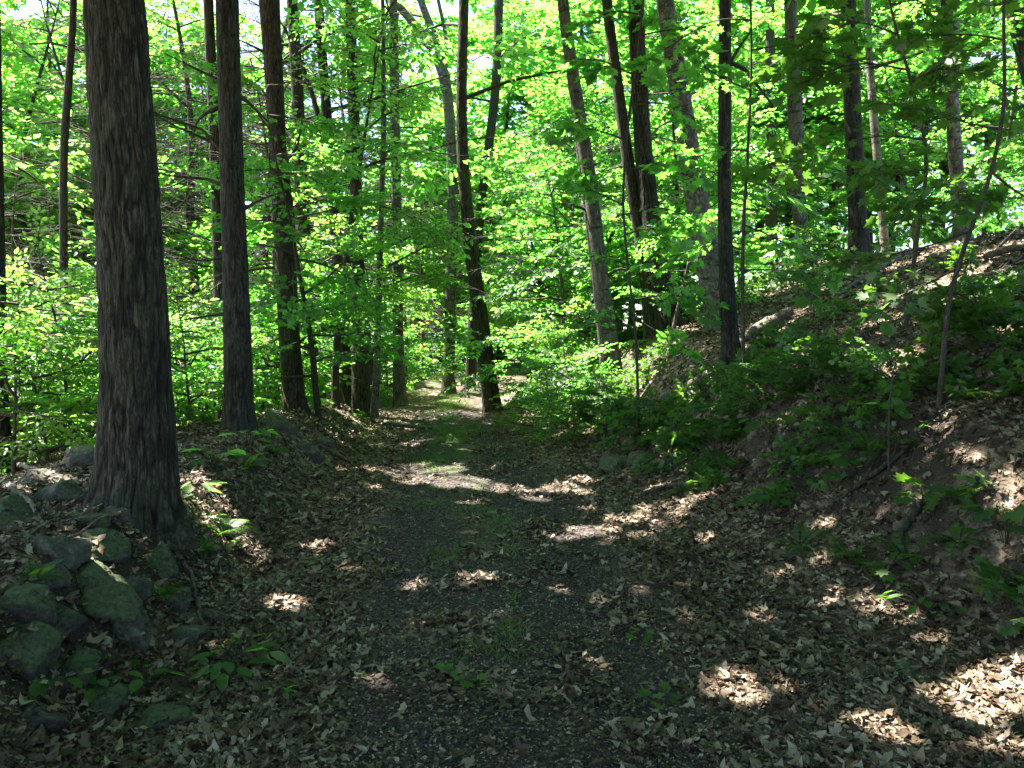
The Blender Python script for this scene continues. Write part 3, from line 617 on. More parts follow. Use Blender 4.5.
young = [  # px, distance, prototype, scale, turn
 (318, 12.6, 5, .72, 3.3), (672, 14.2, 2, .6, 1.1), (585, 17.5, 5, .85, 4.6),
 (122, 30, 4, 1.1, .3), (790, 33, 4, 1.0, .2), (838, 35, 3, 1.1, 4.4), (872, 31, 4, 1.0, 5.1), (760, 24, 2, 1.3, 2.2), (812, 22, 2, 1.2, 3.8), (230, 31, 3, 1.1, 4.3), (345, 36, 4, 1.15, 1.3), (440, 40, 3, 1.2, 2.1), (500, 37, 4, 1.2, 3.1), (560, 38, 3, 1.2, 5.3), (55, 33, 3, 1.1, .9), (15, 36, 4, 1.1, 1.9), (650, 38, 3, 1.2, 2.9), (740, 36, 3, 1.1, .7),
 (15, 21, 3, .9, 1.3), (50, 25, 4, 1.0, 2.2), (92, 20, 3, .85, 4.1), (172, 19, 3, .9, 5.2), (200, 22, 4, .95, .6), (255, 21, 3, 1, 1.6),
 (302, 14.3, 0, .8, 2.0), (335, 15.2, 1, .8, 3.0), (372, 18.5, 1, .9, .9), (408, 26, 4, .9, 5.0),
 (20, 15, 2, 1.0, 0), (48, 19, 0, 1.0, 1), (-30, 13, 5, .9, 2), (95, 17, 1, .9, 3), (85, 24, 4, .9, 4), (25, 27, 3, 1, 5), (-60, 22, 4, 1, .5),
 (165, 16, 0, .95, .7), (185, 21, 1, 1.0, 1.9), (150, 28, 4, 1, 2.9), (205, 26, 3, .95, 3.3), (180, 35, 3, 1.1, 1),
 (262, 19, 1, .95, 4.4), (250, 25, 4, .95, 5.4), (270, 33, 3, 1.1, 2.4),
 (322, 20, 0, 1.0, 3.5), (335, 24, 1, 1.05, 1.5), (310, 31, 4, 1, 4.9),
 (378, 24, 1, .9, .3), (375, 32, 3, 1.05, 2.3),
 (425, 28, 0, 1.0, 2.6), (420, 36, 3, 1.0, 3.9), (468, 33, 0, 1.05, 4.1), (462, 42, 4, 1, .2),
 (550, 19, 5, .85, .9), (565, 16, 2, .9, 2.8), (530, 25, 1, .95, 3.9), (560, 22, 0, 1.0, 5.1), (578, 28, 4, 1.0, 1.2), (535, 34, 3, 1.1, 2.2),
 (628, 17, 2, .9, 1.7), (632, 24, 0, 1.1, .4), (620, 33, 4, 1.1, 4.2),
 (682, 17, 5, .85, 3.1), (680, 24, 1, .95, 4.7), (690, 32, 4, 1.1, 5.7),
  (750, 28, 4, 1.1, 1.8), (785, 26, 3, 1, 3),
 (832, 27, 4, 1.0, 3.7), (915, 22, 0, 1.0, .6), (930, 30, 4, 1.1, 1.4), (885, 28, 3, 1, 2),
 (995, 20, 0, .9, 2.5), (985, 28, 4, 1, 3.6), (1045, 18, 5, .9, 4)]
fmt = {0: 'young green tree {where}, {order}', 1: 'young yellowish tree {where}, {order}', 2: 'low bushy tree {where}, {order}',
       3: 'tall yellowish tree {where}, {order}', 4: 'tall green tree {where}, {order}', 5: 'young maple {where}, {order}'}
for (px, Y, k, sc, rot), lb in zip(young, gap_labels(young, fmt)):
    put(YOUNG[k], 'young_tree', px, Y, sc, rot, lb, 'tree', 'young leafy trees among the trunks')
shrubs = [
 (10, 8.2, 1, .8, .4), (45, 9.0, 0, .9, 1.4), (75, 9.6, 1, 1.0, 2.4), (22, 9.8, 3, .8, 3.4), (60, 11, 1, 1.1, 4.4), (-5, 12, 0, 1.2, 5.4), (88, 14, 0, 1.2, .1), (112, 15, 1, 1.2, 1.1), (30, 16, 1, 1.3, 2.1),
 (190, 10.2, 1, .7, 3.1), (172, 14.5, 1, 1.1, 4.1), (212, 16, 0, 1.2, 5.1), (268, 16, 1, 1.2, .6), (252, 18, 0, 1.2, 1.6), (345, 22, 1, 1.2, 2.6), (318, 24, 0, 1.4, 3.6), (372, 26, 1, 1.3, 4.6),
 (25, 11, 1, .9, 0), (55, 13, 0, 1.1, 1), (95, 12, 1, .8, 2), (178, 12, 0, 1.0, 3), (205, 13.5, 1, .9, 4), (262, 14, 0, 1.0, 5), (325, 18, 0, .8, .5), (335, 20, 1, .9, 1.5),
 (388, 21, 0, 1, 2.5), (405, 23, 1, .9, 3.5), (428, 30, 0, 1.3, 4.5), (455, 33, 1, 1.2, 5.5), (480, 36, 0, 1.6, .4), (548, 17.5, 0, 1.0, .7), (552, 20, 1, 1.0, 1.7), (552, 15, 0, .75, 2.7),
 (562, 16, 1, .75, 4.7),  (575, 12.6, 0, .75, 1.9), (606, 11.6, 2, .55, 2.9), (635, 10.4, 2, .5, .3), (548, 13.6, 3, .6, 4.0), (670, 9.0, 2, .45, 1.0), (715, 8.2, 2, .45, 2.0),
 (778, 7.6, 2, .45, 4.9), (812, 11.6, 3, .45, 2.1), (850, 6.8, 2, .35, 3.1),
  (990, 6.0, 2, .45, 3.2),]
fmt = {0: 'round green shrub {where}, {order}', 1: 'yellowish shrub {where}, {order}', 2: 'low dark shrub {where}, {order}', 3: 'dark maple shrub {where}, {order}'}
for (px, Y, k, sc, rot), lb in zip(shrubs, gap_labels(shrubs, fmt)):
    put(SHRUB[k], 'shrub', px, Y, sc, rot, lb, 'shrub', 'shrubs under the trees')

# far wood that reads as one mass
rng = rng_(77)
n = 2200
fx = rng.uniform(-42, 46, n); fy = rng.uniform(38, 62, n); gz = height(fx, fy, False)
fz = gz + rng.uniform(0, 1, n) ** 1.15 * np.interp(fx, [-42, -10, 10, 46], [9, 11, 15, 20])
keep = fbm(fx * .22, fz * .28, 4, 3) > -.13
P = np.stack([fx, fy, fz], 1)[keep]; a = rng.uniform(0, 6.28, len(P))
pcs = place_sprays(SPR_FAR, P, np.stack([np.cos(a), np.sin(a), rng.normal(-.1, .2, len(P))], 1), ups(len(P), rng, .35), rng.uniform(1.2, 2.2, len(P)), rng)
o = obj('far_woods', mesh('far_woods', pcs, [LEAF, TWIG])); o['kind'] = 'stuff'
# dark evergreens showing through the gap over the path bend
for k, (px, Y, H, lb) in enumerate([(430, 50, 13, 'dark bluish evergreen left of the forking far trunk, far beyond the bend'), (505, 46, 14, 'dark bluish evergreen right of the leaning path trunk, far beyond the bend'),
                                    (470, 54, 15, 'dark bluish evergreen straight beyond the path bend'), (548, 50, 14, 'dark bluish evergreen far behind the shrubs right of the bend')]):
    f = ground_under(px, Y); t = thing('spruce_tree', f, lb, 'tree', 'evergreens beyond the bend'); rng = rng_(60 + k)
    P = np.array([[0, 0, -.2], [0, 0, H * .5], [0, 0, H]]); P, R = resample(P, [.2, .13, .02], 20); V, Fq = tube(P, R, 8); obj('trunk', mesh('trunk', [(V, Fq, 0)], [BARK_DARK], True), t)
    wood, SP, SD = limbs_of(P, .6, H * .97, 60, 3.0, rng, taper=1.1, el=(-22, 4), step=.6)
    obj('crown', mesh('crown', wood + place_sprays(SPR_FAR, SP, SD, ups(len(SP), rng), rng.uniform(.8, 1.2, len(SP)), rng), [LEAF_BLUE, TWIG]), t)

# ------------------------------------------------------------------ near saplings on the right
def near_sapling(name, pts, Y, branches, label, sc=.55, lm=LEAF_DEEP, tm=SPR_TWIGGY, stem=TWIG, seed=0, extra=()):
    P, R = px_path(pts, Y); foot = np.array([P[0, 0], P[0, 1], float(height(P[0, 0], P[0, 1]))]); P[0] = foot - [0, 0, .08]
    t = thing(name, foot, label, 'sapling', 'saplings on the slope'); Q, RQ = resample(P, R, 50)
    V, Fq = tube(Q - foot, RQ, 8); obj('stem', mesh('stem', [(V, Fq, 0)], [stem], True), t)
    rng = rng_(seed); pcs = []; SP = []; SD = []
    for br in branches:
        B, RB = px_path(br, Y); B[1:, 1] += np.linspace(.1, .9, len(B) - 1) * rng.uniform(-1, 1); B, RB = resample(B, RB, 12)
        v, f = tube(B, RB, 5); pcs.append((v, f, 1)); ln = np.linalg.norm(B[-1] - B[0])
        for q in range(max(3, int(ln / .16))):
            i = min(11, int(12 * (.2 + .8 * rng.random()))); dd = unit(B[min(11, i + 1)] - B[max(0, i - 1)]); sd = np.cross([0, 0, 1.], dd)
            SP.append(B[i]); SD.append(unit(dd + sd * rng.uniform(-1.2, 1.2) + [0, 0, rng.normal(-.1, .2)]))
    SP = np.array(SP); SD = np.array(SD)
    pcs += place_sprays(tm, SP, SD, ups(len(SP), rng, .55), sc * rng.uniform(.5, 1.25, len(SP)), rng)
    obj('foliage', mesh('foliage', [(v - foot, f, mi) for v, f, mi in pcs], [lm, TWIG]), t); return t
near_sapling('maple_sapling', [(940, 345, 6), (948, 300, 5), (968, 235, 4.6), (990, 180, 4.2), (1005, 110, 3.8), (1004, 40, 3.2), (1003, -30, 2.5)], 5.6,
    [[(985, 195, 3), (940, 205, 2.2), (880, 212, 1.6), (835, 208, 1)], [(992, 172, 3), (1020, 200, 2), (1060, 225, 1)], [(1002, 130, 2.5), (960, 120, 1.5), (925, 95, 1)], [(968, 232, 2.5), (920, 250, 1.6), (870, 255, 1)],
     [(1005, 90, 2), (1035, 85, 1.2), (1065, 90, 1)], [(950, 290, 2.2), (985, 300, 1.4), (1030, 318, 1)], [(1004, 40, 2), (965, 30, 1.2), (930, 25, 1)], [(955, 270, 2), (915, 290, 1.2), (880, 305, 1)]],
    'thin dark maple sapling curving up at the right, nearest the viewer', .52, seed=3)
near_sapling('maple_sapling', [(905, 300, 5), (922, 200, 4), (930, 160, 3.6), (908, 70, 3), (888, 0, 2.2), (880, -60, 2)], 7.5,
    [[(926, 140, 2.5), (880, 130, 1.6), (845, 140, 1)], [(910, 70, 2.5), (860, 60, 1.6), (815, 70, 1)], [(912, 80, 2), (950, 60, 1.4), (985, 65, 1)], [(898, 35, 2), (860, 15, 1.4), (825, 20, 1)], [(924, 190, 2.2), (960, 180, 1.4), (990, 190, 1)],
     [(925, 170, 2.2), (885, 175, 1.4), (840, 185, 1)], [(890, 5, 2), (925, -5, 1.4), (950, 5, 1)]],
    'slim maple sapling bending left below the pale slope trunk', .85, seed=4)
near_sapling('maple_sapling', [(890, 440, 3), (889, 410, 2.5), (892, 382, 2.2), (893, 370, 2)], 5.6,
    [[(892, 380, 1.6), (905, 372, 1.2), (915, 366, 1)], [(892, 378, 1.6), (880, 370, 1.2), (872, 362, 1)], [(892, 376, 1.4), (896, 362, 1.2), (898, 352, 1)]],
    'tiny maple seedling with sunlit bright leaves on the dark bank', .24, lm=LEAF_YELLOW, seed=5)
near_sapling('maple_sapling', [(1010, 520, 3), (1012, 490, 2.5), (1016, 455, 2)], 4.6,
    [[(1012, 492, 1.6), (1000, 488, 1.2), (985, 492, 1)], [(1013, 485, 1.6), (1028, 488, 1.2), (1040, 495, 1)], [(1014, 470, 1.4), (1005, 455, 1.2), (996, 445, 1)]],
    'small lit seedling at the right edge of the bank', .28, lm=LEAF_YELLOW, seed=6)
near_sapling('maple_sapling', [(745, 330, 4), (742, 250, 3.5), (748, 150, 3), (752, 60, 2.4), (750, -20, 2)], 9.2,
    [[(743, 250, 2), (715, 240, 1.4), (690, 250, 1)], [(746, 180, 2), (775, 190, 1.4), (800, 200, 1)], [(748, 150, 2), (715, 150, 1.4), (690, 160, 1)], [(750, 90, 2), (720, 80, 1.4), (690, 85, 1)], [(743, 270, 2), (775, 270, 1.4), (800, 280, 1)],
     [(752, 50, 2), (785, 45, 1.4), (810, 50, 1)], [(750, 20, 2), (715, 15, 1.4), (680, 25, 1)], [(744, 225, 2), (770, 235, 1.4), (790, 245, 1)]],
    'leafy maple sapling close to the thin straight dark trunk', .7, lm=LEAF, seed=7)
near_sapling('maple_sapling', [(640, 392, 3), (636, 330, 2.7), (628, 270, 2.5), (622, 200, 2.4), (628, 120, 2.8), (640, 40, 2.4), (645, -20, 2)], 10.5,
    [[(636, 330, 2), (610, 320, 1.4), (585, 325, 1)], [(632, 300, 2), (660, 295, 1.4), (690, 300, 1)], [(628, 265, 2), (600, 255, 1.4), (575, 260, 1)], [(625, 235, 2), (650, 225, 1.4), (675, 230, 1)], [(623, 205, 2), (600, 195, 1.4), (580, 200, 1)], [(634, 318, 2), (655, 330, 1.4), (675, 338, 1)],
     [(624, 170, 2), (660, 165, 1.4), (700, 175, 1)], [(626, 140, 2), (595, 130, 1.4), (565, 140, 1)], [(630, 105, 2), (665, 100, 1.4), (705, 110, 1)], [(634, 75, 2), (600, 60, 1.4), (570, 70, 1)], [(640, 35, 2), (675, 30, 1.4), (710, 40, 1)], [(642, 15, 2), (610, 5, 1.4), (575, 15, 1)], [(622, 215, 2), (665, 205, 1.4), (705, 215, 1)]],
    'leafy maple sapling in front of the double stemmed tree', .62, lm=LEAF, seed=8)

# ------------------------------------------------------------------ stones
STONES = []
def stone(px, py, w, h, label, m=ROCK_MOSS, seed=0, flat=1.0, rise=-.12):
    p = ground_at(px, py); Yd = p[1]; a = w / F * Yd * .62; c = h / F * Yd * .6 * flat
    r = rng_(seed + 40); nu, nv = 56, 36
    th = np.linspace(0, 2 * np.pi, nu, endpoint=False); ph = np.linspace(0, np.pi, nv)
    d = np.stack([np.sin(ph)[:, None] * np.cos(th), np.sin(ph)[:, None] * np.sin(th), np.repeat(np.cos(ph)[:, None], nu, 1)], -1)
    pw = 2.6; rr = (np.abs(d) ** pw).sum(-1) ** (-1 / pw)
    k = unit(r.normal(0, 1, (9, 3))); off = r.uniform(.5, .95, 9)
    for kk, oo in zip(k, off): rr = np.minimum(rr, np.where(d @ kk > .2, oo / np.maximum(d @ kk, .2), 9))
    rr = rr * (1 + .34 * fbm(d[..., 0] * 2.2 + seed, d[..., 1] * 2.2 + d[..., 2] * 2, seed, 4) + .12 * fbm(d[..., 0] * 9 + d[..., 2] * 5, d[..., 1] * 9 - d[..., 2] * 6, seed + 3, 3))
    V = (d * rr[..., None] * np.array([a, a * r.uniform(.7, 1.0), c])).reshape(-1, 3)
    i = np.arange(nv - 1)[:, None] * nu; j = np.arange(nu)[None]; j2 = (j + 1) % nu
    Fq = np.stack([i + j, i + nu + j, i + nu + j2, i + j2], -1).reshape(-1, 4)
    o = obj('stone', mesh('stone', [(V, Fq, 0)], [m], True), None, p + np.array([0, a * .2, c * rise])); o.rotation_euler = (r.normal(0, .12), r.normal(0, .12), r.uniform(0, 3))
    STONES.append((p[0], p[1] + a * .2, p[2] + c * rise, a, c)); return tag(o, label, 'stone', 'stones of the tumbled bank')
stone(12, 525, 62, 52, 'large mossy stone at the left edge below the thickest trunk', seed=1)
stone(98, 596, 92, 58, 'biggest moss covered boulder under the thickest trunk, pale on top', seed=2)
stone(94, 548, 52, 34, 'mossy stone directly above the biggest boulder', seed=3)
stone(152, 562, 46, 30, 'small mossy stone at the right of the biggest boulder', seed=4)
stone(62, 500, 50, 34, 'grey stone with a sunlit top left of the thickest trunk', ROCK, 5)
stone(155, 724, 66, 44, 'flat round moss capped stone lying in leaf litter at lower left', seed=6, flat=.6)
stone(14, 655, 66, 56, 'pale topped stone low at the left edge', ROCK_MOSS, 7)
stone(18, 610, 56, 46, 'green stone at the left edge above the pale topped stone', seed=8)
stone(70, 672, 44, 42, 'upright mossy stone right of the pale topped stone', seed=9)
stone(124, 630, 56, 40, 'dark bare stone under the biggest boulder', ROCK, 10)
stone(75, 465, 42, 30, 'dark rounded stone against the left foot of the thickest trunk', ROCK, 11)
stone(50, 552, 54, 34, 'brown bare stone between the left edge and the biggest boulder', ROCK, 12)
stone(118, 515, 36, 24, 'small dark stone on the roots of the thickest trunk', ROCK, 13)
stone(303, 452, 34, 26, 'bare stone at the bank edge below the crooked brown trunk', ROCK, 14)
stone(276, 428, 40, 30, 'mossy stone at the foot of the crooked brown trunk', seed=15)
stone(322, 442, 20, 10, 'small pale stone beside the bare bank stone', ROCK, 16)
stone(616, 468, 34, 24, 'mossy stone at the foot of the right bank beside ferns', seed=17)
stone(640, 462, 22, 20, 'yellowish mossy stone just right of the mossy stone by the ferns', seed=18)
stone(912, 674, 34, 20, 'half buried mossy stone in leaf litter at lower right', seed=19)
stone(1016, 628, 34, 26, 'mossy stone at the right edge of the leaf litter', seed=20)
stone(30, 720, 60, 40, 'dark stone in the lower left corner', ROCK, 21)
stone(185, 640, 40, 24, 'dark stone where the left bank meets the path', ROCK, 22)

stone(40, 580, 40, 26, 'small grey stone wedged left of the biggest boulder', ROCK, 31)
stone(60, 620, 44, 30, 'small mossy stone wedged below the biggest boulder', seed=32)
stone(130, 590, 34, 24, 'small grey stone against the right end of the biggest boulder', ROCK, 33)
stone(172, 600, 34, 24, 'small dark stone beside the curved root', ROCK, 34)
stone(88, 520, 36, 22, 'small mossy stone below the stone with a sunlit top', seed=35)
stone(36, 480, 34, 20, 'small pale stone at the far lip of the left bank', ROCK, 36)
stone(40, 690, 40, 28, 'small dark stone under the pale topped stone', ROCK, 37)
stone(95, 700, 44, 28, 'mossy stone under the trailing leaves at lower left', seed=38)
stone(250, 462, 26, 18, 'small mossy stone at the foot of the twiggy trunk', seed=39)
stone(212, 620, 30, 18, 'small stone at the bank foot right of the curved root', ROCK, 41)

# stump of a broken trunk on the right of the path
p = ground_at(582, 418); r = .10
Pz, Rz = resample(np.array([p - [0, 0, .1], p + [0, 0, .2], p + [.02, 0, .42]]), [r * 1.25, r, r * .9], 16)
V, Fq = capped(Pz - p, Rz, 18, ridge=.08, flare=(.1, .4), seed=4)
tag(obj('stump', mesh('stump', [(V, Fq, 0)], [BARK_BROWN], True), None, p), 'short brown rotting stump at the foot of the right bank', 'stump')

# ------------------------------------------------------------------ fallen sticks, logs and roots
def stick(name, pts, label, m=DEADWOOD, lift=.02, cat='stick', twigs=0, seed=0, group='fallen sticks'):
    P = []; R = []
    for a, b, w in pts:
        q = ground_at(a, b); P.append(q + [0, 0, lift + w / F * q[1] / 2]); R.append(w / F * q[1] / 2)
    P = np.array(P); c = P[0].copy(); Q, RQ = resample(P, R, 8 * len(P)); r = rng_(seed)
    Q = Q + r.normal(0, .006, Q.shape); V, Fq = capped(Q - c, RQ, 8, seed=seed); pcs = [(V, Fq, 0)]
    for k in range(twigs):
        i = r.integers(2, len(Q) - 2); d = unit(unit(Q[i + 1] - Q[i - 1]) + r.normal(0, .6, 3) + [0, 0, .4]); ln = r.uniform(.15, .4)
        B = Q[i] + np.array([0, .3, .6, 1])[:, None] * d * ln + r.normal(0, .01, (4, 3)); B[0] = Q[i]; v, f = capped(B - c, np.array([.6, .5, .35, .15]) * RQ[i], 5); pcs.append((v, f, 0))
    return tag(obj(name, mesh(name, pcs, [m], True), None, c), label, cat, group)
stick('fallen_branch', [(-20, 536, 7), (40, 546, 7), (88, 554, 4)], 'thin grey stick lying across the stones at the left edge', twigs=2, seed=1)
stick('fallen_branch', [(-10, 462, 7), (18, 470, 6), (40, 474, 4)], 'pale stick on the bank at the left edge above the stones', seed=2)
stick('fallen_branch', [(12, 492, 6), (30, 508, 6), (46, 532, 3)], 'bleached forked stick between stones left of the thickest trunk', twigs=3, seed=3)
stick('fallen_branch', [(76, 486, 5), (100, 500, 5), (136, 505, 3)], 'pale stick across the roots of the thickest trunk', twigs=1, seed=4)
stick('exposed_root', [(128, 512, 5), (160, 540, 5), (185, 570, 4.5), (198, 606, 4), (203, 645, 3)], 'curved root arching down the bank from the thickest trunk', cat='root', seed=5, lift=.05)
stick('fallen_branch', [(830, 510, 3), (855, 492, 5), (890, 468, 5), (920, 440, 4), (950, 405, 3), (978, 370, 2)], 'long fallen branch slanting up the dark right bank', BARK_BROWN, twigs=5, seed=6)
stick('fallen_log', [(650, 408, 7), (680, 398, 10), (705, 384, 11), (722, 372, 8)], 'sunlit log leaning on the bank left of the thin straight trunk', cat='log', seed=7)
stick('fallen_log', [(735, 352, 8), (760, 335, 13), (790, 318, 10)], 'bleached log lying beneath the grey trunk with the bush', cat='log', seed=8)
stick('fallen_branch', [(318, 448, 4), (335, 458, 5), (350, 464, 3)], 'short sunlit stick on leaves at the left path edge', seed=9)
stick('fallen_branch', [(375, 424, 5), (395, 428, 5), (425, 430, 3)], 'flat root like stick crossing the path end', seed=10)
stick('fallen_branch', [(835, 300, 4), (860, 284, 5), (900, 262, 5)], 'pale stick on the upper slope right of the trunk with a bush', seed=11, twigs=2)
stick('fallen_branch', [(770, 395, 5), (810, 402, 5), (860, 396, 4)], 'brown stick among the low shrubs on the bank', seed=12, twigs=3)
stick('fallen_branch', [(960, 560, 4), (985, 575, 4), (1010, 588, 3)], 'thin stick near the mossy stone at the right edge', seed=13)
stick('fallen_branch', [(640, 500, 5), (665, 490, 5), (690, 487, 3)], 'short pale stick at the foot of the right bank', seed=14)
stick('fallen_branch', [(445, 572, 2.2), (452, 563, 2.2), (458, 575, 2)], 'tiny bent twig on the dark path', seed=15)
stick('exposed_root', [(866, 372, 7), (862, 400, 9), (852, 425, 7)], 'dark root hanging over the hollow of the right bank', BARK_DARK, cat='root', seed=16)
stick('exposed_root', [(930, 500, 7), (905, 530, 7), (890, 560, 4)], 'root running down the bank below the dark hollow', BARK_DARK, cat='root', seed=17)
stick('fallen_branch', [(985, 262, 6), (1005, 255, 8), (1035, 250, 6)], 'weathered branch on the slope top at the right edge', seed=18, twigs=2)
stick('fallen_branch', [(930, 300, 5), (965, 285, 6), (1010, 272, 4)], 'weathered branch across the upper slope under the curving sapling', seed=19, twigs=3)

# ------------------------------------------------------------------ ferns and broad leaved plants
def fern_mesh(seed, n=9, L=.36):
    r = rng_(seed); P = []; A = []; Nn = []; Sz = []; st = []
    for k in range(n):
        a = k / n * 6.28 + r.uniform(-.4, .4); e = r.uniform(.65, 1.25); ln = L * r.uniform(.7, 1.15); d = np.array([math.cos(a) * math.cos(e), math.sin(a) * math.cos(e), math.sin(e)])
        pts = [np.zeros(3)]; m = 24
        for q in range(m): d = unit(d + np.array([0, 0, -.075]) + r.normal(0, .02, 3)); pts.append(pts[-1] + d * ln / m)
        pts = np.array(pts); v, f = tube(pts, np.linspace(.0035, .001, m + 1), 4); st.append((v, f, 1))
        for q in range(3, m + 1):
            dd = unit(pts[q] - pts[q - 1]); sd = unit(np.cross([0, 0, 1.], dd)); wd = ln * .26 * math.sin(math.pi * (q / m) ** .75 * .93 + .12)
            for s in (-1, 1): P.append(pts[q]); A.append(unit(sd * s + dd * .35 + [0, 0, -.1])); Nn.append(np.cross(dd, sd) + r.normal(0, .1, 3)); Sz.append(max(.012, wd * r.uniform(.9, 1.1)))
    V0 = OVAL[0] * np.array([1, .25, .5]); v, f = leaves((V0, OVAL[1]), np.array(P), np.array(A), np.array(Nn), np.array(Sz))
    return mesh('fronds', [(v, f, 0)] + st, [FERN, TWIG])
def herb_mesh(seed, n=9, L=.16, h=.14, shape=OVAL, lm=LEAF):
    r = rng_(seed); P = []; A = []; st = []
    for k in range(n):
        a = r.uniform(0, 6.28); q = np.array([math.cos(a), math.sin(a), 0]) * r.uniform(.02, .16) + [0, 0, h * r.uniform(.5, 1.2)]
        pts = np.array([np.array([0, 0, -.03]), q * [.4, .4, .7], q]); v, f = tube(pts, [.003, .0025, .0015], 4); st.append((v, f, 1)); P.append(q); A.append([math.cos(a), math.sin(a), r.normal(-.15, .2)])
    P = np.array(P); v, f = leaves(shape, P, np.array(A), ups(n, r, .3), L * r.uniform(.6, 1.1, n)); return mesh('leaves', [(v, f, 0)] + st, [lm, TWIG])
FERNS = [fern_mesh(k) for k in range(3)]; HERBS = [herb_mesh(k) for k in range(3)] + [herb_mesh(5, 12, .13, .2, MAPLE, LEAF_DEEP), herb_mesh(6, 9, .14, .16, MAPLE, LEAF_YELLOW), herb_mesh(7, 16, .09, .08, OVAL, LEAF_DEEP)]
def plant(name, me, px, py, sc, rot, label, cat, group):
    o = obj(name, me, None, ground_at(px, py)); o.rotation_euler = (0, 0, rot); o.scale = (sc,) * 3; return tag(o, label, cat, group)
for px, py, k, sc, rot, lb in [
 (775, 500, 1, .9, 1.2, 'dark fern at the bank foot between the seedling clumps'), (820, 470, 0, 1.0, 2.3, 'dark fern hanging over the left of the hollow'), (870, 455, 2, .9, 3.3, 'dark fern at the top lip of the hollow'),
 (980, 515, 0, .9, 4.3, 'dark fern beneath the small lit seedling'), (1010, 590, 2, .8, .8, 'dark fern by the mossy stone at the right edge'), (760, 410, 1, 1.0, 5.3, 'fern on the bank just below the shrubs of the straight trunk'), (660, 420, 2, 1.0, .2, 'fern against the lower end of the sunlit log'),
 (35, 585, 1, .6, 2.4, 'small fern growing between the stones at the left edge'), (160, 600, 1, .6, 1.6, 'dark fern by the curved root'),
 (222, 538, 0, 1.25, .3, 'bright sunlit fern right of the thickest trunk'), (205, 552, 1, .5, 2, 'small fern below the bright sunlit fern'), (690, 492, 1, .8, 1.4, 'pale fern at the foot of the right bank'),
 (668, 470, 2, .7, 2.2, 'green fern just above the pale bank foot fern'), (735, 470, 0, .9, .6, 'dark fern on the bank right of the pale fern'), (800, 548, 1, .8, 3, 'dark fern at the bank foot, lowest of the dark ferns'),
 (850, 560, 2, .9, 4, 'dark fern just left of the broad dark fern'), (905, 560, 0, 1.0, 5, 'broad dark fern below the bank hollow'), (960, 545, 1, .8, 1, 'dark fern right of the broad dark fern'),
 (735, 440, 2, 1.0, 2.6, 'fern on the bank below the thin straight trunk'), (700, 430, 0, .9, 3.6, 'fern on the bank beside the sunlit log'), (640, 445, 1, .9, 4.6, 'fern behind the yellowish mossy stone'),
 (245, 470, 2, .9, 1.1, 'shaded fern at the foot of the dead twig trunk'), (275, 455, 0, .8, 2.1, 'shaded fern on the left bank before the crooked trunk'), (545, 420, 1, 1.1, .4, 'fern at the right path edge near the path end'),
 (575, 440, 2, 1.1, 1.9, 'fern in front of the rotting stump'), (830, 440, 1, .9, 2.9, 'fern on the bank left of the tiny lit seedling'), (935, 380, 2, .9, .9, 'fern right of the tiny lit seedling'), (1000, 400, 0, .8, 3.2, 'fern high on the bank at the right edge')]:
    sc *= .95
    plant('fern', FERNS[k], px, py, sc, rot, lb, 'fern', 'ferns on the banks')
for px, py, k, sc, rot, lb in [
 (200, 502, 0, 1.0, .3, 'broad leaved plant with bright leaves at the right of the thickest trunk'), (215, 470, 1, 1.2, 1.3, 'shaded broad leaved plant behind the bright leaved plant'), (238, 668, 5, 1.3, 2, 'dark ground ivy patch at the left path edge'),
 (225, 682, 2, .8, 3, 'small dark leaved plant beside the ivy patch'), (90, 690, 5, 1.0, 4, 'dark trailing leaves over the stones at lower left'), (58, 690, 1, .7, 5, 'small leaf cluster by the upright mossy stone'), (150, 690, 2, .7, .5, 'low leaves just behind the flat moss capped stone'),
 (225, 552, 2, .6, 1.5, 'small yellow leafed sprig below the sunlit fern'), (770, 445, 3, 1.2, 2.5, 'dark maple seedling clump on the bank left of the hollow'), (850, 480, 3, 1.1, 3.5, 'dark maple seedling clump above the bank hollow'),
 (880, 420, 4, .8, 4.5, 'lit maple seedling below the tiny seedling'), (930, 520, 3, 1.1, 5.5, 'dark maple seedling clump right of the hollow'), (700, 465, 4, .7, .7, 'light seedling beside the pale bank foot fern'), (1005, 545, 3, 1.0, 1.7, 'dark seedling clump by the right edge of the bank'),
 (925, 610, 5, 1.2, 2.7, 'dark low leaves at the bank foot in the litter'), (890, 590, 3, .8, 3.7, 'dark seedling under the broad dark fern'), (640, 640, 4, .35, 4.7, 'tiny green seedling on the right wheel track'), (655, 705, 4, .45, 5.7, 'tiny maple seedling in the lower middle of the path'),
 (470, 690, 4, .4, .9, 'tiny seedling between the wheel tracks in the foreground'), (280, 700, 0, .35, 1.9, 'single round leaf sprout in the left litter'), (325, 568, 0, .45, 2.9, 'small sprout in the left litter further up the path'), (455, 676, 0, .4, 3.9, 'pale leaf sprout between the wheel tracks'),
 (765, 520, 3, 1.0, 4.9, 'dark seedling clump at the bank foot left of the ferns'), (610, 440, 3, 1.2, 5.9, 'dark leafy plant above the mossy stone by the ferns'), (590, 425, 0, 1.6, 1.2, 'broad leaved plant right beside the rotting stump'), (250, 448, 0, 1.2, 2.2, 'leafy plant against the dead twig trunk')]:
    plant('woodland_plant', HERBS[k], px, py, sc, rot, lb, 'plant', 'small woodland plants')

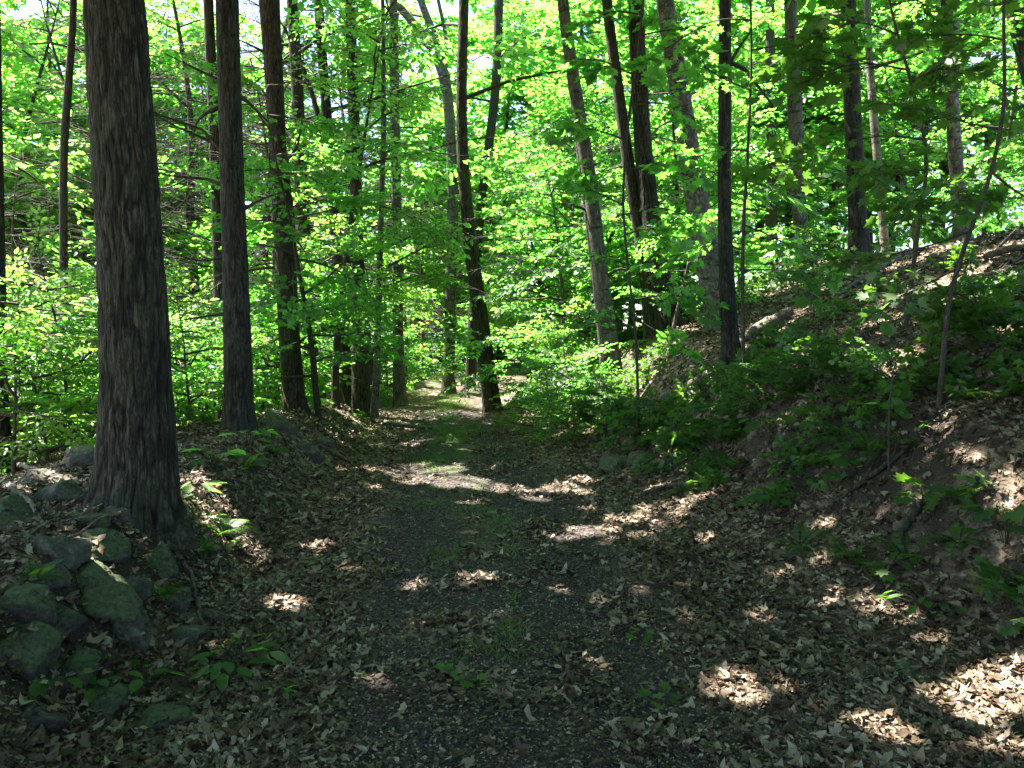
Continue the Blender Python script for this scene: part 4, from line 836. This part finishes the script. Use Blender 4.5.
# ------------------------------------------------------------------ leaf litter, grass, gravel (uncountable)
rng = rng_(5)
n = 190000
D_ = 2.0 + 16 * rng.random(n) ** 1.5; xx = rng.uniform(-.72, .78, n) * D_ ; yy = D_
uu = xx - cpath(yy); nzz = fbm(xx * 1.6, yy * 1.6, 31, 4); cl = fbm(xx * 3.1, yy * 3.1, 61, 3)
trk = ss(1.15, .75, np.abs(uu + nzz * .7))
dens = (1 - .965 * trk * ss(.15, -.1, cl - .03)) * np.where(xx > 0, 1, 1)
sl = np.abs(height(xx + .12, yy, False) - height(xx - .12, yy, False)) / .24
dens = dens * (1 - .6 * ss(.75, 1.3, sl)) * (1 - .65 * ss(-1.6, -2.0, uu) * ss(-3.6, -2.8, uu) * ss(6.5, 5, yy) * ss(-.15, .1, cl))
k = rng.random(n) < dens; xx = xx[k]; yy = yy[k]; n = len(xx)
e = .05; zz = height(xx, yy); nxv = -(height(xx + e, yy) - zz) / e; nyv = -(height(xx, yy + e) - zz) / e
nr = unit(np.stack([nxv * .7, nyv * .7, np.ones(n)], 1) + rng.normal(0, .27, (n, 3))); ang = rng.uniform(0, 6.28, n)
sz = np.clip(np.exp(rng.normal(-3.22, .4, n)), .016, .066) * (1 + .035 * yy)
lift = rng.uniform(.0, .022, n); drop = np.zeros(n, bool)
for sx_, sy_, sz_, sa, sc_ in STONES:          # leaves lie on the stones too, thinly
    q = ((xx - sx_) ** 2 + (yy - sy_) ** 2) / (sa * .8) ** 2; i_ = q < 1
    top = sz_ + sc_ * np.sqrt(np.clip(1 - q, 0, 1)) * .78; lift = np.where(i_, np.maximum(lift, top - zz), lift); drop |= i_ & (rng.random(n) < .78)
pcs = []; grp = rng.integers(0, 12, n)
for q in range(12):
    s = (grp == q) & ~drop; c1, c2 = rng.uniform(-1.2, 1.8), rng.uniform(-.7, .9)
    if q < 5: _dl = [(0, 0), (.2, .17), (.45, .25), (.7, .2), (.9, .08), (1, 0)]
    elif q < 9: _dl = [(0, 0), (.10, .18), (.28, .15), (.40, .36), (.60, .19), (.8, .22), (1, 0)]
    else: _dl = [(0, 0), (.02, .22), (.25, .42), (.45, .2), (.62, .3), (.85, .12), (.95, 0)]
    _d = [(a * (1 + .1 * rng.normal()), b * (1 + .3 * rng.normal())) for a, b in _dl] + [(a * (1 + .1 * rng.normal()), -b * (1 + .3 * rng.normal())) for a, b in _dl[-2:0:-1]]
    Vd = np.array([(.45, 0, 0)] + [(a, b * .9, c1 * b * b * 1.1 + c2 * .7 * (a - .45) ** 2 + rng.normal(0, .05)) for a, b in _d])
    Fd = np.array([(0, j + 1, (j + 1) % len(_d) + 1) for j in range(len(_d))])
    pcs.append((*leaves((Vd, Fd), np.stack([xx[s], yy[s], zz[s] + lift[s]], 1), np.stack([np.cos(ang[s]), np.sin(ang[s]), rng.normal(0, .3, s.sum())], 1), nr[s], sz[s]), 0))
n2 = 110000; y2 = 2.1 + 9 * rng.random(n2) ** 1.5; x2 = rng.uniform(-.72, .78, n2) * y2; z2 = height(x2, y2); a2 = rng.uniform(0, 6.28, n2)   # crumbs of broken leaf
pcs.append((*leaves(KITE, np.stack([x2, y2, z2 + rng.uniform(.002, .02, n2)], 1), np.stack([np.cos(a2), np.sin(a2), rng.normal(0, .3, n2)], 1), ups(n2, rng, .4), np.clip(np.exp(rng.normal(-4.2, .35, n2)), .006, .03)), 0))
o = obj('leaf_litter', mesh('leaf_litter', pcs, [LITTER])); o['kind'] = 'stuff'
# grass along the middle strip and the left verge
n = 60000; yy = rng.uniform(3.2, 24, n); uu = np.where(rng.random(n) < .6, rng.normal(-.1, .28, n), np.where(rng.random(n) < .7, rng.uniform(-2.2, -1.1, n), rng.uniform(.9, 1.6, n))); xx = uu + cpath(yy)
cl = fbm(xx * 2.0, yy * 1.1, 91, 3); k = (cl > .03 + .1 * ss(7, 3, yy)) & ((np.abs(uu) < .75) | (yy > 10.5)); xx = xx[k]; yy = yy[k]; n = len(xx); zz = height(xx, yy)
a = rng.uniform(0, 6.28, n); d = np.stack([np.cos(a) * .7, np.sin(a) * .7, rng.uniform(.3, 1.2, n)], 1)
BL = (np.array([(0, .05, 0), (0, -.05, 0), (.6, -.04, .02), (.6, .04, .02), (1, 0, -.1)]), np.array([(0, 1, 2), (0, 2, 3), (3, 2, 4)]))
o = obj('grass', mesh('grass', [(*leaves(BL, np.stack([xx, yy, zz - .005], 1), d, unit(np.stack([-np.sin(a), np.cos(a), np.zeros(n)], 1) + .1 + rng.normal(0, .5, (n, 3))), rng.uniform(.02, .055, n) * (1 + .04 * yy)), 0)], [GRASSM])); o['kind'] = 'stuff'
# loose stones on the wheel tracks
n = 16000; yy = 2.2 + 13 * rng.random(n) ** 1.4; uu = rng.choice([-.62, .62], n) + rng.normal(0, .3, n); xx = uu + cpath(yy); zz = height(xx, yy)
PB = (np.array([(1, 0, 0), (0, 1, 0), (-1, 0, 0), (0, -1, 0), (0, 0, .7), (0, 0, -.6)]) * .5, np.array([(0, 1, 4), (1, 2, 4), (2, 3, 4), (3, 0, 4), (1, 0, 5), (2, 1, 5), (3, 2, 5), (0, 3, 5)]))
def gravel_mat():
    def b(n, l, out):
        geo = n.new('ShaderNodeNewGeometry'); r = ramp(n, [(0, (.02, .015, .014)), (.7, (.045, .034, .032)), (1, (.11, .09, .08))]); l.new(geo.outputs['Random Per Island'], r.inputs[0])
        p = N(n, 'BsdfPrincipled', Roughness=.8); l.new(r.outputs[0], p.inputs['Base Color']); l.new(p.outputs[0], out.inputs[0])
    return mat('track_gravel', b)
a = rng.uniform(0, 6.28, n)
o = obj('gravel', mesh('gravel', [(*leaves(PB, np.stack([xx, yy, zz + .003], 1), np.stack([np.cos(a), np.sin(a), np.zeros(n)], 1), ups(n, rng, .3), rng.uniform(.008, .03, n)), 0)], [gravel_mat()])); o['kind'] = 'stuff'

# low leafy ground cover on the banks
n = 15000; yy = 3.5 + 14 * rng.random(n) ** 1.2; uu = np.where(rng.random(n) < .8, rng.uniform(1.7, 6.5, n), rng.uniform(-3.6, -1.7, n)); xx = uu + cpath(yy)
cl = fbm(xx * 1.1, yy * .8, 191, 3); v = uu - foot_right(yy); w = np.where(uu > 0, .17 * ss(-.05, .35, v) * ss(2.2, 1.1, v) + .06 * ss(11, 13, yy), .0) + ss(9, 12, yy) * .04
k = (cl > .15 - w) & (rng.random(n) < np.where((xx > 2.6) & (yy < 11), .5, .75)); xx = xx[k]; yy = yy[k]; n = len(xx); zz = height(xx, yy); a = rng.uniform(0, 6.28, n)
P = np.stack([xx, yy, zz + rng.uniform(.03, .2, n)], 1)
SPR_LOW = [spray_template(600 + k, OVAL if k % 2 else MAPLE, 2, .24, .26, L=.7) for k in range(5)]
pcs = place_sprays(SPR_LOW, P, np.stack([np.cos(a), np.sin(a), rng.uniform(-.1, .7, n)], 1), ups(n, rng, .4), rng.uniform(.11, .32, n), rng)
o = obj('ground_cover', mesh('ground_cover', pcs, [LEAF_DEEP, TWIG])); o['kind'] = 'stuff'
